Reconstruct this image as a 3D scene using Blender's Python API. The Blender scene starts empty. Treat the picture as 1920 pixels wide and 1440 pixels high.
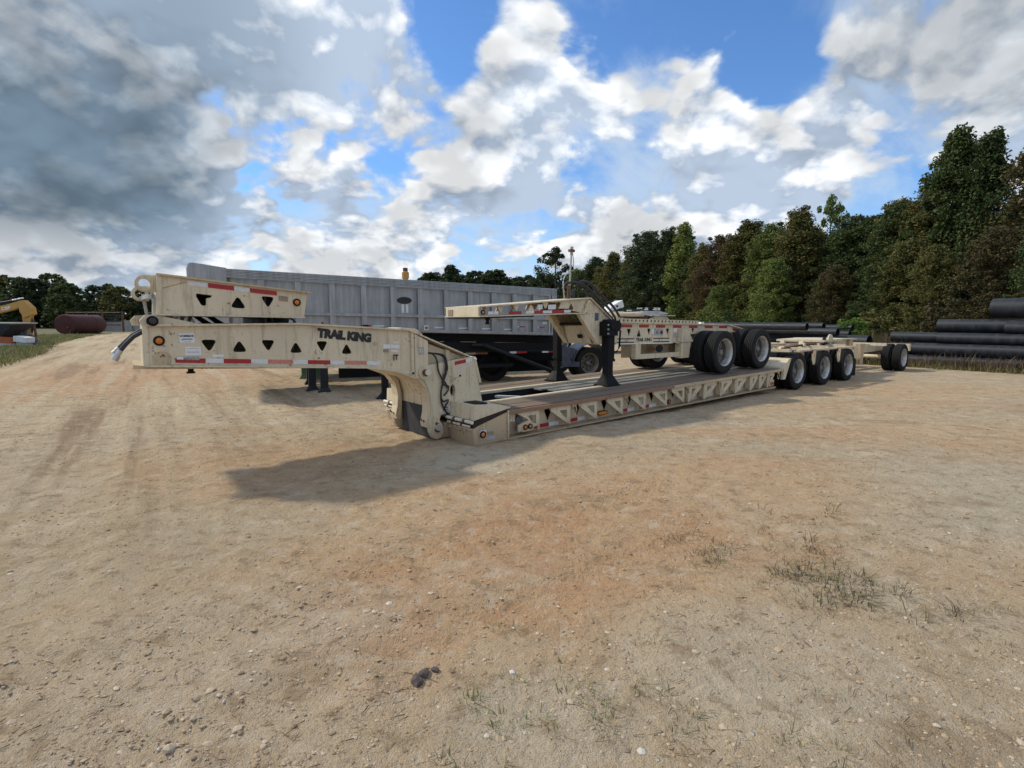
import bpy, bmesh, math, random
import numpy as np
from mathutils import Vector, Matrix
from mathutils.geometry import tessellate_polygon
R = math.radians
PI = math.pi
random.seed(11)
SC = bpy.context.scene
COL = SC.collection

# ------------------------------------------------------------------ camera
cam = bpy.data.cameras.new('camera')
cam.sensor_width = 36.0
cam.lens = 36.0 * 1030 / 1920
cam.clip_start, cam.clip_end = 0.05, 3000
camo = bpy.data.objects.new('camera', cam)
COL.objects.link(camo)
camo.location = (0, 0, 1.70)
camo.rotation_euler = (PI / 2 - math.atan(119 / 1030), 0, 0)
SC.camera = camo

# ------------------------------------------------------------------ light and exposure
SUN_DIR = Vector((-1.0, 0.32, 1.0)).normalized()
SUN_EL = math.asin(SUN_DIR.z)
SUN_AZ = math.atan2(SUN_DIR.x, SUN_DIR.y)
sun = bpy.data.lights.new('sun', 'SUN')
sun.energy = 2.85
sun.angle = R(3.6)
sun.color = (1.0, 0.93, 0.78)
suno = bpy.data.objects.new('sun', sun)
COL.objects.link(suno)
suno.rotation_euler = SUN_DIR.to_track_quat('Z', 'Y').to_euler()
SC.view_settings.view_transform = 'Standard'
SC.view_settings.look = 'None'
SC.view_settings.exposure = 0.10
SC.view_settings.gamma = 1.0
SC.view_settings.use_curve_mapping = False


class Nodes:
    """Small helper that writes node graphs."""
    def __init__(self, tree):
        self.t = tree
        tree.nodes.clear()

    def n(self, kind, **kw):
        nd = self.t.nodes.new(kind)
        for k, v in kw.items():
            setattr(nd, k, v)
        return nd

    def put(self, sock, v):
        if isinstance(v, bpy.types.NodeSocket):
            self.t.links.new(v, sock)
        elif v is not None:
            sock.default_value = v

    def m(self, op, a, b=None, c=None, clamp=False):
        nd = self.n('ShaderNodeMath', operation=op, use_clamp=clamp)
        self.put(nd.inputs[0], a)
        self.put(nd.inputs[1], b)
        if c is not None:
            self.put(nd.inputs[2], c)
        return nd.outputs[0]

    def v(self, op, a, b=None, scale=None):
        nd = self.n('ShaderNodeVectorMath', operation=op)
        self.put(nd.inputs[0], a)
        if b is not None:
            self.put(nd.inputs[1], b)
        if scale is not None:
            self.put(nd.inputs['Scale'], scale)
        return nd.outputs['Value'] if op in ('DOT_PRODUCT', 'LENGTH') else nd.outputs[0]

    def ramp(self, x, a, b, lo=0.0, hi=1.0, smooth=True):
        nd = self.n('ShaderNodeMapRange')
        nd.interpolation_type = 'SMOOTHSTEP' if smooth else 'LINEAR'
        self.put(nd.inputs['Value'], x)
        self.put(nd.inputs['From Min'], a)
        self.put(nd.inputs['From Max'], b)
        self.put(nd.inputs['To Min'], lo)
        self.put(nd.inputs['To Max'], hi)
        return nd.outputs[0]

    def noise(self, vec, scale, detail=4, rough=0.55, dist=0.0, lac=2.0, two_d=False):
        nd = self.n('ShaderNodeTexNoise', noise_dimensions='2D' if two_d else '3D')
        self.put(nd.inputs['Vector'], vec)
        nd.inputs['Scale'].default_value = scale
        nd.inputs['Detail'].default_value = detail
        nd.inputs['Roughness'].default_value = rough
        nd.inputs['Lacunarity'].default_value = lac
        nd.inputs['Distortion'].default_value = dist
        return nd.outputs['Fac']

    def mix(self, f, a, b, blend='MIX'):
        nd = self.n('ShaderNodeMix', data_type='RGBA', blend_type=blend)
        self.put(nd.inputs[0], f)
        self.put(nd.inputs[6], a if isinstance(a, bpy.types.NodeSocket) else (*a, 1))
        self.put(nd.inputs[7], b if isinstance(b, bpy.types.NodeSocket) else (*b, 1))
        return nd.outputs[2]

    def sep(self, vec):
        nd = self.n('ShaderNodeSeparateXYZ')
        self.put(nd.inputs[0], vec)
        return nd.outputs

    def comb(self, x, y, z):
        nd = self.n('ShaderNodeCombineXYZ')
        for i, q in enumerate((x, y, z)):
            self.put(nd.inputs[i], q)
        return nd.outputs[0]


# ------------------------------------------------------------------ sky with broken cumulus
world = bpy.data.worlds.new('World')
SC.world = world
world.use_nodes = True


def view_dir(u, v):
    p = math.atan(119 / 1030)
    x, y = (u - 960) / 1030, -(v - 720) / 1030
    return Vector((x, math.cos(p) + y * math.sin(p), -math.sin(p) + y * math.cos(p))).normalized()


def build_sky():
    g = Nodes(world.node_tree)
    out = g.n('ShaderNodeOutputWorld')
    sky = g.n('ShaderNodeTexSky', sky_type='NISHITA', sun_disc=False)
    sky.sun_elevation = SUN_EL
    sky.sun_rotation = SUN_AZ
    sky.altitude = 200
    sky.air_density = 1.0
    sky.dust_density = 0.4
    sky.ozone_density = 3.0
    bg = g.n('ShaderNodeBackground')
    g.put(bg.inputs[0], g.mix(1.0, sky.outputs[0], (0.62, 0.86, 1.10), 'MULTIPLY'))
    bg.inputs[1].default_value = 0.15
    d = g.n('ShaderNodeTexCoord').outputs['Generated']
    dz = g.m('MAXIMUM', g.sep(d)[2], 0.0)

    # regional weather: where the cover is thick and where it is broken
    def total(lst):
        s = None
        for u, v, rad, amt in lst:
            q = g.v('DOT_PRODUCT', d, tuple(view_dir(u, v)))
            x = g.ramp(q, math.cos(R(rad)), 1.0, 0.0, amt)
            s = x if s is None else g.m('ADD', s, x)
        return s
    cover = total([(60, 60, 24, .17), (90, 380, 15, .15), (330, 80, 13, .13), (640, 80, 10, .12),
                   (900, 250, 13, .15), (1390, 330, 10, .17), (1180, 450, 8, .14), (1790, 40, 15, .20), (560, 400, 10, .13), (980, 60, 6, .06),
                   (1300, 130, 6, .12), (720, 430, 8, .10), (1150, 340, 5, .08), (1560, 290, 6, .10), (1000, 470, 9, .09), (300, 470, 8, .08), (1500, 400, 7, .05), (1850, 260, 8, .10),
                   (840, 40, 6, -.22), (430, 270, 6, -.22), (570, 265, 4, -.14), (1420, 60, 8, -.24), (1480, 150, 5, -.14), (1250, 30, 4, -.10), (1120, 90, 4, -.12), (1740, 300, 8, -.20), (1240, 220, 5, -.10),
                   (740, 350, 5, -.12), (1090, 300, 4, -.12), (1640, 345, 5, -.10), (1040, 110, 3, -.10)])
    gloom = total([(40, 40, 22, .46), (90, 400, 16, .56), (240, 330, 8, .15), (1850, 30, 12, .34), (940, 230, 6, .16), (430, 90, 10, .18), (640, 470, 8, .12), (1180, 430, 5, .12)])

    gloom = g.m('MULTIPLY', gloom, g.ramp(dz, .055, .17, .22, 1.0))

    def plane(k, off=(0, 0, 0)):
        q = g.v('ADD', d, off) if off != (0, 0, 0) else d
        z = g.m('MAXIMUM', g.sep(q)[2], 0.0)
        return g.v('SCALE', q, scale=g.m('DIVIDE', 1.0, g.m('ADD', z, k)))

    def field(off=(0, 0, 0), det=9):
        p = plane(.46, off)
        wq = g.n('ShaderNodeTexNoise', noise_dimensions='2D')
        g.put(wq.inputs['Vector'], p)
        wq.inputs['Scale'].default_value = 2.6
        wq.inputs['Detail'].default_value = 3
        p = g.v('ADD', p, g.v('SCALE', g.v('SUBTRACT', wq.outputs['Color'], (.5, .5, .5)), scale=.11))
        n = g.noise(g.v('ADD', p, (3.1, 7.7, 0)), 3.1, det, .57, two_d=True)
        vo = g.n('ShaderNodeTexVoronoi', feature='F1', voronoi_dimensions='2D')
        g.put(vo.inputs['Vector'], p)
        vo.inputs['Scale'].default_value = 9.5
        vo.inputs['Detail'].default_value = 2.0
        vo.inputs['Roughness'].default_value = .5
        return g.m('SUBTRACT', n, g.m('MULTIPLY', g.m('SUBTRACT', vo.outputs['Distance'], .42), .20))

    f0 = field()
    up = Vector((SUN_DIR.x * .35, SUN_DIR.y * .2, .9)).normalized()
    f1 = field(tuple(up * .035), 6)
    f2 = field(tuple(up * .10), 4)
    nn = g.m('ADD', f0, cover)
    dens = g.m('MULTIPLY', g.ramp(nn, .375, .530), g.ramp(dz, .005, .06))
    core = g.ramp(nn, .50, .78)
    lit = g.m('MULTIPLY_ADD', g.m('SUBTRACT', f0, f1), 4.4, .50)
    lit = g.m('ADD', lit, g.m('MULTIPLY', g.m('SUBTRACT', f0, f2), 2.4))
    lit = g.m('SUBTRACT', lit, g.m('MULTIPLY', core, .34), clamp=True)
    lit = g.m('MULTIPLY', lit, g.m('SUBTRACT', 1.0, g.m('MULTIPLY', gloom, .8), clamp=True))
    shade = g.mix(g.m('MULTIPLY', gloom, 1.1, clamp=True), (0.40, 0.48, 0.60), (0.150, 0.215, 0.285))
    lightc = g.mix(g.m('MULTIPLY', gloom, .8, clamp=True), (0.94, 0.96, 0.98), (0.58, 0.65, 0.70))
    c = g.mix(lit, shade, lightc)
    c = g.v('SCALE', c, scale=g.ramp(f2, .25, .60, .74, 1.24))
    # thin high veil
    hv = g.n('ShaderNodeVectorRotate', rotation_type='Z_AXIS')
    g.put(hv.inputs['Vector'], plane(.40))
    hv.inputs['Angle'].default_value = R(-38)
    cir = g.noise(g.v('MULTIPLY', hv.outputs[0], (.75, 1.25, 1)), 1.7, 7, .62, .5, two_d=True)
    veil = g.ramp(g.m('ADD', cir, g.m('MULTIPLY', cover, .7)), .34, .70, 0.0, .74)
    veil = g.m('MAXIMUM', veil, g.ramp(dz, .24, 0.0, 0.0, .72))
    vc = g.mix(g.m('MULTIPLY', gloom, .8, clamp=True), (0.60, 0.71, 0.83), (0.22, 0.29, 0.36))
    c = g.mix(dens, vc, c)
    alpha = g.m('SUBTRACT', 1.0, g.m('MULTIPLY', g.m('SUBTRACT', 1.0, dens), g.m('SUBTRACT', 1.0, veil)))
    cb = g.n('ShaderNodeBackground')
    g.put(cb.inputs[0], c)
    cb.inputs[1].default_value = 0.96
    mx = g.n('ShaderNodeMixShader')
    g.put(mx.inputs[0], alpha)
    g.put(mx.inputs[1], bg.outputs[0])
    g.put(mx.inputs[2], cb.outputs[0])
    g.put(out.inputs[0], mx.outputs[0])


build_sky()

# ------------------------------------------------------------------ materials
MAT = {}


def new_mat(name):
    m = bpy.data.materials.new(name)
    m.use_nodes = True
    g = Nodes(m.node_tree)
    out = g.n('ShaderNodeOutputMaterial')
    b = g.n('ShaderNodeBsdfPrincipled')
    g.put(out.inputs[0], b.outputs[0])
    MAT[name] = m
    return m, g, b, out


def plain(name, col, rough=0.6, metal=0.0, var=0.25, scale=6.0, bump=0.15, bscale=60.0, spec=0.5):
    m, g, b, out = new_mat(name)
    tc = g.n('ShaderNodeTexCoord')
    n = g.noise(tc.outputs['Object'], scale, 6, 0.6)
    k = g.ramp(n, 0.3, 0.7, 1 - var, 1 + var, False)
    c = g.n('ShaderNodeVectorMath', operation='SCALE')
    c.inputs[0].default_value = col
    g.put(c.inputs['Scale'], k)
    g.put(b.inputs['Base Color'], c.outputs[0])
    g.put(b.inputs['Roughness'], g.ramp(n, .3, .7, max(.05, rough - .12), min(1, rough + .12), False))
    b.inputs['Metallic'].default_value = metal
    b.inputs['Specular IOR Level'].default_value = spec
    if bump:
        bp = g.n('ShaderNodeBump')
        bp.inputs['Strength'].default_value = bump
        bp.inputs['Distance'].default_value = 0.01
        g.put(bp.inputs['Height'], g.noise(tc.outputs['Object'], bscale, 3, .6))
        g.put(b.inputs['Normal'], bp.outputs[0])
    return m


def worn_paint(name, col, dirt=(0.20, 0.13, 0.075), rust=(0.13, 0.045, 0.018), rust_amt=0.5, rough=0.5):
    """Sun-faded machine paint with dust low down, streaks and rust chips."""
    m, g, b, out = new_mat(name)
    tc = g.n('ShaderNodeTexCoord')
    o = tc.outputs['Object']
    big = g.noise(o, 1.3, 6, .62)
    fine = g.noise(o, 26, 5, .65)
    st = g.noise(g.v('MULTIPLY', o, (9, 9, 1.1)), 1.6, 6, .6)
    c = g.mix(g.ramp(big, .3, .7), tuple(x * .90 for x in col), tuple(min(1, x * 1.07) for x in col))
    c = g.mix(g.m('MULTIPLY', g.ramp(st, .50, .74), .50), c, dirt)
    c = g.mix(g.m('MULTIPLY', g.ramp(fine, .58, .70), .30), c, dirt)
    st2 = g.noise(g.v('MULTIPLY', o, (22, 22, 1.3)), 1.3, 5, .6)
    c = g.mix(g.m('MULTIPLY', g.m('MULTIPLY', g.ramp(st2, .58, .68), g.ramp(big, .42, .60)), .42), c, (0.235, 0.135, 0.065))
    chips = g.m('MULTIPLY', g.ramp(fine, .57, .62), g.ramp(g.noise(o, 3.1, 4, .6), .53, .62))
    c = g.mix(g.m('MULTIPLY', chips, rust_amt * 1.6, clamp=True), c, rust)
    gz = g.n('ShaderNodeNewGeometry')
    z = g.sep(gz.outputs['Position'])[2]
    low = g.m('MULTIPLY', g.ramp(g.m('ADD', z, g.m('MULTIPLY', fine, .25)), 0.42, 0.12), .55)
    c = g.mix(low, c, (0.30, 0.205, 0.125))
    g.put(b.inputs['Base Color'], c)
    g.put(b.inputs['Roughness'], g.ramp(fine, .3, .7, rough - .08, rough + .2, False))
    bv = g.n('ShaderNodeBevel', samples=3)
    bv.inputs['Radius'].default_value = 0.006
    bp = g.n('ShaderNodeBump')
    bp.inputs['Strength'].default_value = 0.10
    bp.inputs['Distance'].default_value = 0.01
    g.put(bp.inputs['Height'], g.noise(o, 9, 4, .6))
    g.put(bp.inputs['Normal'], bv.outputs[0])
    g.put(b.inputs['Normal'], bp.outputs[0])
    return m


worn_paint('cream', (0.64, 0.54, 0.375))
worn_paint('cream_rusty', (0.52, 0.40, 0.25), rust_amt=1.0)
worn_paint('pale_cream', (0.70, 0.64, 0.53), rust_amt=.6)
worn_paint('rust_edge', (0.27, 0.155, 0.095), rust_amt=1.0)
worn_paint('yellow_paint', (0.50, 0.27, 0.055), rust_amt=.3)
worn_paint('white_paint', (0.72, 0.72, 0.70), rust_amt=.15)
worn_paint('orange_paint', (0.42, 0.10, 0.03), rust_amt=.5)
worn_paint('green_paint', (0.02, 0.16, 0.075), rust_amt=.2)
plain('black_paint', (0.006, 0.0065, 0.0075), .72, var=.4, bump=.1, spec=.25)
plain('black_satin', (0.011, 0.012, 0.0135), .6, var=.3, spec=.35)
plain('fender_blue', (0.055, 0.07, 0.095), .4)
plain('rubber', (0.013, 0.0125, 0.012), .82, var=.5, scale=9, bump=.25, spec=.3)
plain('mud_rubber', (0.035, 0.036, 0.038), .8, var=.5, scale=4)
plain('rim', (0.50, 0.485, 0.46), .42, .6, var=.3, scale=7)
plain('rim_disc', (0.17, 0.16, 0.145), .6, .3, var=.4, scale=6)
plain('rim_dark', (0.25, 0.20, 0.15), .6, .3, var=.4)
plain('steel', (0.45, 0.44, 0.42), .38, .8)
plain('rust', (0.14, 0.055, 0.025), .85, var=.5, scale=12, bump=.5)
plain('tank_rust', (0.068, 0.018, 0.014), .82, var=.45, scale=1.2, bump=.3, bscale=8)
plain('tape_red', (0.36, 0.008, 0.014), .35, var=.15, scale=20, bump=.1)
plain('tape_faded', (0.55, 0.20, 0.145), .5, var=.15, scale=20)
plain('tape_white', (0.66, 0.66, 0.65), .35, var=.12, scale=20, bump=.1)
plain('sticker', (0.70, 0.70, 0.69), .5, var=.1, scale=30)
plain('sticker_grey', (0.36, 0.36, 0.34), .5, var=.3, scale=40)
plain('sticker_brown', (0.30, 0.215, 0.15), .6, var=.3, scale=40)
plain('ink', (0.012, 0.012, 0.012), .5, bump=0)
plain('amber', (0.62, 0.17, 0.008), .22, var=.15, scale=60)
plain('red_lens', (0.30, 0.012, 0.01), .25, var=.15, scale=60)
plain('hose', (0.014, 0.014, 0.016), .45, var=.3)
plain('hose_green', (0.09, 0.22, 0.10), .5)
plain('concrete', (0.36, 0.35, 0.32), .9, var=.25, scale=3)
plain('blue_tarp', (0.015, 0.022, 0.06), .6)
plain('chrome', (0.75, 0.76, 0.78), .18, 1.0, var=.15, scale=5)
plain('dark_glass', (0.012, 0.015, 0.018), .12)
plain('deck_grey', (0.21, 0.20, 0.18), .75, var=.45, scale=2.5, bump=.3)
plain('dark_rust', (0.040, 0.020, 0.013), .85, var=.5, scale=12, bump=.4)
plain('tan_lid', (0.58, 0.47, 0.32), .6)
plain('rubble', (0.19, 0.165, 0.15), .95, var=.5, scale=3, bump=.4)
plain('clod', (0.10, 0.075, 0.062), .95, var=.4, scale=20, bump=.5)
plain('bark', (0.075, 0.058, 0.045), .95, var=.4, scale=8, bump=.6, bscale=30)


def wood_mat():
    m, g, b, out = new_mat('wood')
    tc = g.n('ShaderNodeTexCoord')
    oi = g.n('ShaderNodeObjectInfo')
    o = g.v('ADD', tc.outputs['Object'], g.comb(g.m('MULTIPLY', oi.outputs['Random'], 31.0), 0, 0))
    gr = g.noise(g.v('MULTIPLY', o, (1.2, 28, 28)), 1.5, 6, .65)
    big = g.noise(o, 1.4, 4, .6)
    c = g.mix(g.ramp(gr, .3, .7), (0.100, 0.070, 0.048), (0.275, 0.205, 0.140))
    c = g.mix(g.m('MULTIPLY', g.ramp(big, .45, .75), .6), c, (0.21, 0.12, 0.065))
    c = g.mix(g.ramp(oi.outputs['Random'], 0, 1, 0, .35, False), c, (0.11, 0.09, 0.08))
    g.put(b.inputs['Base Color'], c)
    b.inputs['Roughness'].default_value = .85
    bp = g.n('ShaderNodeBump')
    bp.inputs['Strength'].default_value = .5
    bp.inputs['Distance'].default_value = .01
    g.put(bp.inputs['Height'], gr)
    g.put(b.inputs['Normal'], bp.outputs[0])


wood_mat()


def alu_mat():
    m, g, b, out = new_mat('aluminium')
    tc = g.n('ShaderNodeTexCoord')
    o = tc.outputs['Object']
    st = g.noise(g.v('MULTIPLY', o, (14, 14, .9)), 1.0, 6, .62)
    bl = g.noise(o, 2.2, 6, .65)
    k = g.m('ADD', g.m('MULTIPLY', st, .55), g.m('MULTIPLY', bl, .45))
    c = g.mix(g.ramp(k, .32, .70), (0.25, 0.252, 0.255), (0.43, 0.43, 0.43))
    g.put(b.inputs['Base Color'], c)
    b.inputs['Metallic'].default_value = .80
    g.put(b.inputs['Roughness'], g.ramp(bl, .3, .7, .42, .62, False))
    bp = g.n('ShaderNodeBump')
    bp.inputs['Strength'].default_value = .12
    bp.inputs['Distance'].default_value = .02
    g.put(bp.inputs['Height'], g.noise(o, 5, 4, .6))
    g.put(b.inputs['Normal'], bp.outputs[0])


alu_mat()


def pipe_mat():
    m, g, b, out = new_mat('black_pipe')
    tc = g.n('ShaderNodeTexCoord')
    o = tc.outputs['Object']
    n = g.noise(g.v('MULTIPLY', o, (1, 1, .35)), 5, 7, .66)
    d = g.noise(o, 30, 4, .6)
    oi = g.n('ShaderNodeObjectInfo')
    c = g.mix(g.ramp(n, .4, .75), (0.010, 0.012, 0.016), (0.032, 0.036, 0.044))
    c = g.mix(g.m('MULTIPLY', g.ramp(d, .6, .75), .4), c, (0.12, 0.10, 0.085))
    g.put(b.inputs['Base Color'], c)
    g.put(b.inputs['Roughness'], g.ramp(n, .3, .7, .42, .65, False))
    b.inputs['Specular IOR Level'].default_value = .35


pipe_mat()


def leaf_mat(name, c1, c2, c3):
    m, g, b, out = new_mat(name)
    gi = g.n('ShaderNodeNewGeometry')
    oi = g.n('ShaderNodeObjectInfo')
    r = gi.outputs['Random Per Island']
    n = g.noise(g.n('ShaderNodeTexCoord').outputs['Object'], .55, 3, .6)
    c = g.mix(g.ramp(n, .35, .65), c1, c2)
    c = g.mix(g.ramp(r, .62, 1.0), c, c3)
    k = g.m('MULTIPLY', g.ramp(r, 0, 1, .78, 1.2, False), g.ramp(oi.outputs['Random'], 0, 1, .82, 1.15, False))
    c = g.v('SCALE', c, scale=k)
    g.put(b.inputs['Base Color'], c)
    b.inputs['Roughness'].default_value = .6
    b.inputs['Specular IOR Level'].default_value = .12
    tr = g.n('ShaderNodeBsdfTranslucent')
    g.put(tr.inputs[0], c)
    mx = g.n('ShaderNodeMixShader')
    mx.inputs[0].default_value = .22
    g.put(mx.inputs[1], b.outputs[0])
    g.put(mx.inputs[2], tr.outputs[0])
    g.put(out.inputs[0], mx.outputs[0])


leaf_mat('leaf_green', (0.055, 0.092, 0.034), (0.077, 0.110, 0.037), (0.122, 0.122, 0.043))
leaf_mat('leaf_dark', (0.038, 0.064, 0.032), (0.053, 0.079, 0.036), (0.089, 0.083, 0.038))
leaf_mat('leaf_olive', (0.096, 0.109, 0.036), (0.120, 0.120, 0.040), (0.191, 0.142, 0.047))
leaf_mat('leaf_light', (0.107, 0.164, 0.045), (0.145, 0.190, 0.052), (0.223, 0.204, 0.059))
leaf_mat('leaf_rust', (0.076, 0.076, 0.033), (0.088, 0.076, 0.034), (0.125, 0.084, 0.036))
leaf_mat('leaf_red', (0.080, 0.075, 0.034), (0.110, 0.072, 0.040), (0.120, 0.066, 0.040))
leaf_mat('leaf_bright', (0.109, 0.186, 0.038), (0.134, 0.211, 0.044), (0.173, 0.211, 0.051))
leaf_mat('dry_weed', (0.115, 0.085, 0.058), (0.145, 0.100, 0.066), (0.175, 0.135, 0.085))
leaf_mat('grass_blade', (0.130, 0.160, 0.050), (0.185, 0.180, 0.070), (0.33, 0.265, 0.130))


# ------------------------------------------------------------------ mesh helpers
class MB:
    def __init__(self):
        self.v, self.f = [], []

    def add(self, vs, fs):
        o = len(self.v)
        self.v += [tuple(p) for p in vs]
        self.f += [tuple(i + o for i in q) for q in fs]
        return self

    def box(self, x0, x1, y0, y1, z0, z1):
        vs = [(x, y, z) for x in (x0, x1) for y in (y0, y1) for z in (z0, z1)]
        return self.add(vs, [(0, 1, 3, 2), (4, 6, 7, 5), (0, 4, 5, 1), (2, 3, 7, 6), (0, 2, 6, 4), (1, 5, 7, 3)])

    def hexa(self, pts):
        """bottom four points then top four points, same order"""
        return self.add(pts, [(3, 2, 1, 0), (4, 5, 6, 7), (0, 1, 5, 4), (1, 2, 6, 5), (2, 3, 7, 6), (3, 0, 4, 7)])

    def prism(self, outer, t0, t1, holes=()):
        """polygon in (x, z) extruded along y, with holes"""
        loops = [list(outer)] + [list(h) for h in holes]
        flat = [p for l in loops for p in l]
        tris = tessellate_polygon([[Vector((p[0], p[1], 0)) for p in l] for l in loops])
        n = len(flat)
        vs = [(p[0], t0, p[1]) for p in flat] + [(p[0], t1, p[1]) for p in flat]
        fs = []
        for a, b, c in tris:
            fs += [(a, b, c), (c + n, b + n, a + n)]
        o = 0
        for l in loops:
            k = len(l)
            for i in range(k):
                j = (i + 1) % k
                fs.append((o + i, o + j, o + j + n, o + i + n))
            o += k
        return self.add(vs, fs)

    def tube(self, path, r, n=8, cap=True, r2=None):
        P = [Vector(p) for p in path]
        m = len(P)
        ref = Vector((0, 0, 1))
        vs, fs = [], []
        for i, p in enumerate(P):
            d = (P[min(i + 1, m - 1)] - P[max(i - 1, 0)]).normalized()
            if abs(d.dot(ref)) > .95:
                x = d.cross(Vector((1, 0, 0))).normalized()
            else:
                x = d.cross(ref).normalized()
            y = d.cross(x)
            rr = r if r2 is None else r + (r2 - r) * i / (m - 1)
            for k in range(n):
                a = 2 * PI * k / n
                vs.append(p + (x * math.cos(a) + y * math.sin(a)) * rr)
        for i in range(m - 1):
            for k in range(n):
                k2 = (k + 1) % n
                fs.append((i * n + k, i * n + k2, (i + 1) * n + k2, (i + 1) * n + k))
        if cap:
            fs.append(tuple(range(n)))
            fs.append(tuple((m - 1) * n + k for k in reversed(range(n))))
        return self.add(vs, fs)

    def lathe(self, prof, n=32, axis='y', c=(0, 0, 0), closed=False):
        """profile of (radius, along) turned round the axis"""
        vs, fs = [], []
        for r, h in prof:
            for k in range(n):
                a = 2 * PI * k / n
                x, z = r * math.cos(a), r * math.sin(a)
                q = (x, h, z) if axis == 'y' else ((x, z, h) if axis == 'z' else (h, x, z))
                vs.append((q[0] + c[0], q[1] + c[1], q[2] + c[2]))
        m = len(prof)
        for i in range(m if closed else m - 1):
            j = (i + 1) % m
            for k in range(n):
                k2 = (k + 1) % n
                fs.append((i * n + k, i * n + k2, j * n + k2, j * n + k))
        return self.add(vs, fs)

    def disc(self, cx, cz, r, t0, t1, n=18):
        return self.prism([(cx + r * math.cos(2 * PI * k / n), cz + r * math.sin(2 * PI * k / n)) for k in range(n)], t0, t1)

    def build(self, name, mat, parent=None, smooth=False, loc=None, rot=None, bevel=0):
        me = bpy.data.meshes.new(name)
        me.from_pydata(self.v, [], self.f)
        bm = bmesh.new()
        bm.from_mesh(me)
        bmesh.ops.recalc_face_normals(bm, faces=bm.faces)
        bm.to_mesh(me)
        bm.free()
        me.materials.append(MAT[mat])
        if smooth:
            me.shade_smooth()
            try:
                me.set_sharp_from_angle(angle=R(38))
            except Exception:
                pass
        return link(name, me, parent, loc, rot)


def link(name, me, parent=None, loc=None, rot=None, mat=None):
    o = bpy.data.objects.new(name, me)
    COL.objects.link(o)
    if parent is not None:
        o.parent = parent
    if loc is not None:
        o.location = loc
    if rot is not None:
        o.rotation_euler = rot
    if mat is not None:
        o.material_slots[0].link = 'OBJECT'
        o.material_slots[0].material = MAT[mat]
    return o


def tag(o, label=None, cat=None, group=None, kind=None):
    if label:
        o['label'] = label
    if cat:
        o['category'] = cat
    if group:
        o['group'] = group
    if kind:
        o['kind'] = kind
    return o


def empty(name, loc, rz, label, cat, group=None):
    o = bpy.data.objects.new(name, None)
    COL.objects.link(o)
    o.empty_display_size = .2
    o.location = loc
    o.rotation_euler = (0, 0, rz)
    return tag(o, label, cat, group)


def bar(p0, p1, r, n=8):
    return MB().tube([p0, p1], r, n)


def tri_hole(cx, cz, w, h, up, rd=.30, slope=0):
    """triangle with rounded corners"""
    pts = [(-w / 2, -h / 2), (w / 2, -h / 2), (0, h / 2)]
    if not up:
        pts = [(x, -z) for x, z in pts]
    out = []
    for i in range(3):
        p, a, b = Vector(pts[i]), Vector(pts[i - 1]), Vector(pts[(i + 1) % 3])
        q0, q1 = p.lerp(a, rd), p.lerp(b, rd)
        for t in (0, .25, .5, .75, 1):
            q = q0.lerp(p, t).lerp(p.lerp(q1, t), t)
            out.append((cx + q.x, cz + q.y + slope * q.x))
    return out


def text_mesh(body, size, bold=0.0, space=1.0):
    cu = bpy.data.curves.new('lettering', 'FONT')
    cu.body = body
    cu.size = size
    cu.offset = bold
    cu.space_character = space
    cu.extrude = 0.0015
    cu.align_x = 'CENTER'
    cu.align_y = 'CENTER'
    cu.resolution_u = 3
    o = bpy.data.objects.new('lettering', cu)
    COL.objects.link(o)
    bpy.context.view_layer.update()
    dg = bpy.context.evaluated_depsgraph_get()
    me = bpy.data.meshes.new_from_object(o.evaluated_get(dg))
    bpy.data.objects.remove(o)
    bpy.data.curves.remove(cu)
    return me


def letter(name, body, size, mat, parent, loc, bold=0, tilt=0, space=1.0, sx=1.0):
    me = text_mesh(body, size, bold, space)
    me.materials.clear()
    me.materials.append(MAT[mat])
    o = link(name, me, parent, loc)
    o.rotation_euler = (PI / 2, tilt, 0)
    o.scale = (sx, 1, 1)
    return o


def flat(name, s0, s1, z0, z1, t, mat, parent, slope=0.0, th=0.004):
    """a thin sheet (tape, sticker) lying on a side plate facing -y"""
    zc = lambda s: slope * (s - s0)
    return MB().hexa([(s0, t - th, z0), (s1, t - th, z0 + zc(s1)), (s1, t + .002, z0 + zc(s1)), (s0, t + .002, z0),
                      (s0, t - th, z1), (s1, t - th, z1 + zc(s1)), (s1, t + .002, z1 + zc(s1)), (s0, t + .002, z1)]).build(name, mat, parent)


def lamp(name, s, z, t, r, parent, lens='amber', ring='black_paint'):
    b = MB().lathe([(r * .62, -.012), (r * .95, -.014), (r, -.006), (r, .003), (r * .62, .003)], 18, 'y', (s, t, z), True).build(name, ring, parent, True)
    MB().lathe([(.0005, -.020), (r * .4, -.017), (r * .66, -.008), (r * .66, .002)], 16, 'y', (s, t, z)).build('lens', lens, b, True)
    return b


# ------------------------------------------------------------------ noise for the ground
def vnoise(x, y, seed=0):
    xi, yi = np.floor(x).astype(np.int64), np.floor(y).astype(np.int64)
    fx, fy = x - xi, y - yi
    fx, fy = fx * fx * (3 - 2 * fx), fy * fy * (3 - 2 * fy)
    def h(i, j):
        k = (i * 374761393 + j * 668265263 + seed * 974711) & 0x7fffffff
        k = ((k ^ (k >> 13)) * 1274126177) & 0x7fffffff
        k = k ^ (k >> 16)
        return (k & 0xffff) / 65535.0
    a, b, c, d = h(xi, yi), h(xi + 1, yi), h(xi, yi + 1), h(xi + 1, yi + 1)
    return (a * (1 - fx) + b * fx) * (1 - fy) + (c * (1 - fx) + d * fx) * fy


def fbm(x, y, oct=4, seed=0):
    s, a, t = 0, .5, 0
    for i in range(oct):
        s = s + a * vnoise(x * 2 ** i, y * 2 ** i, seed + i)
        t += a
        a *= .55
    return s / t


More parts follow.
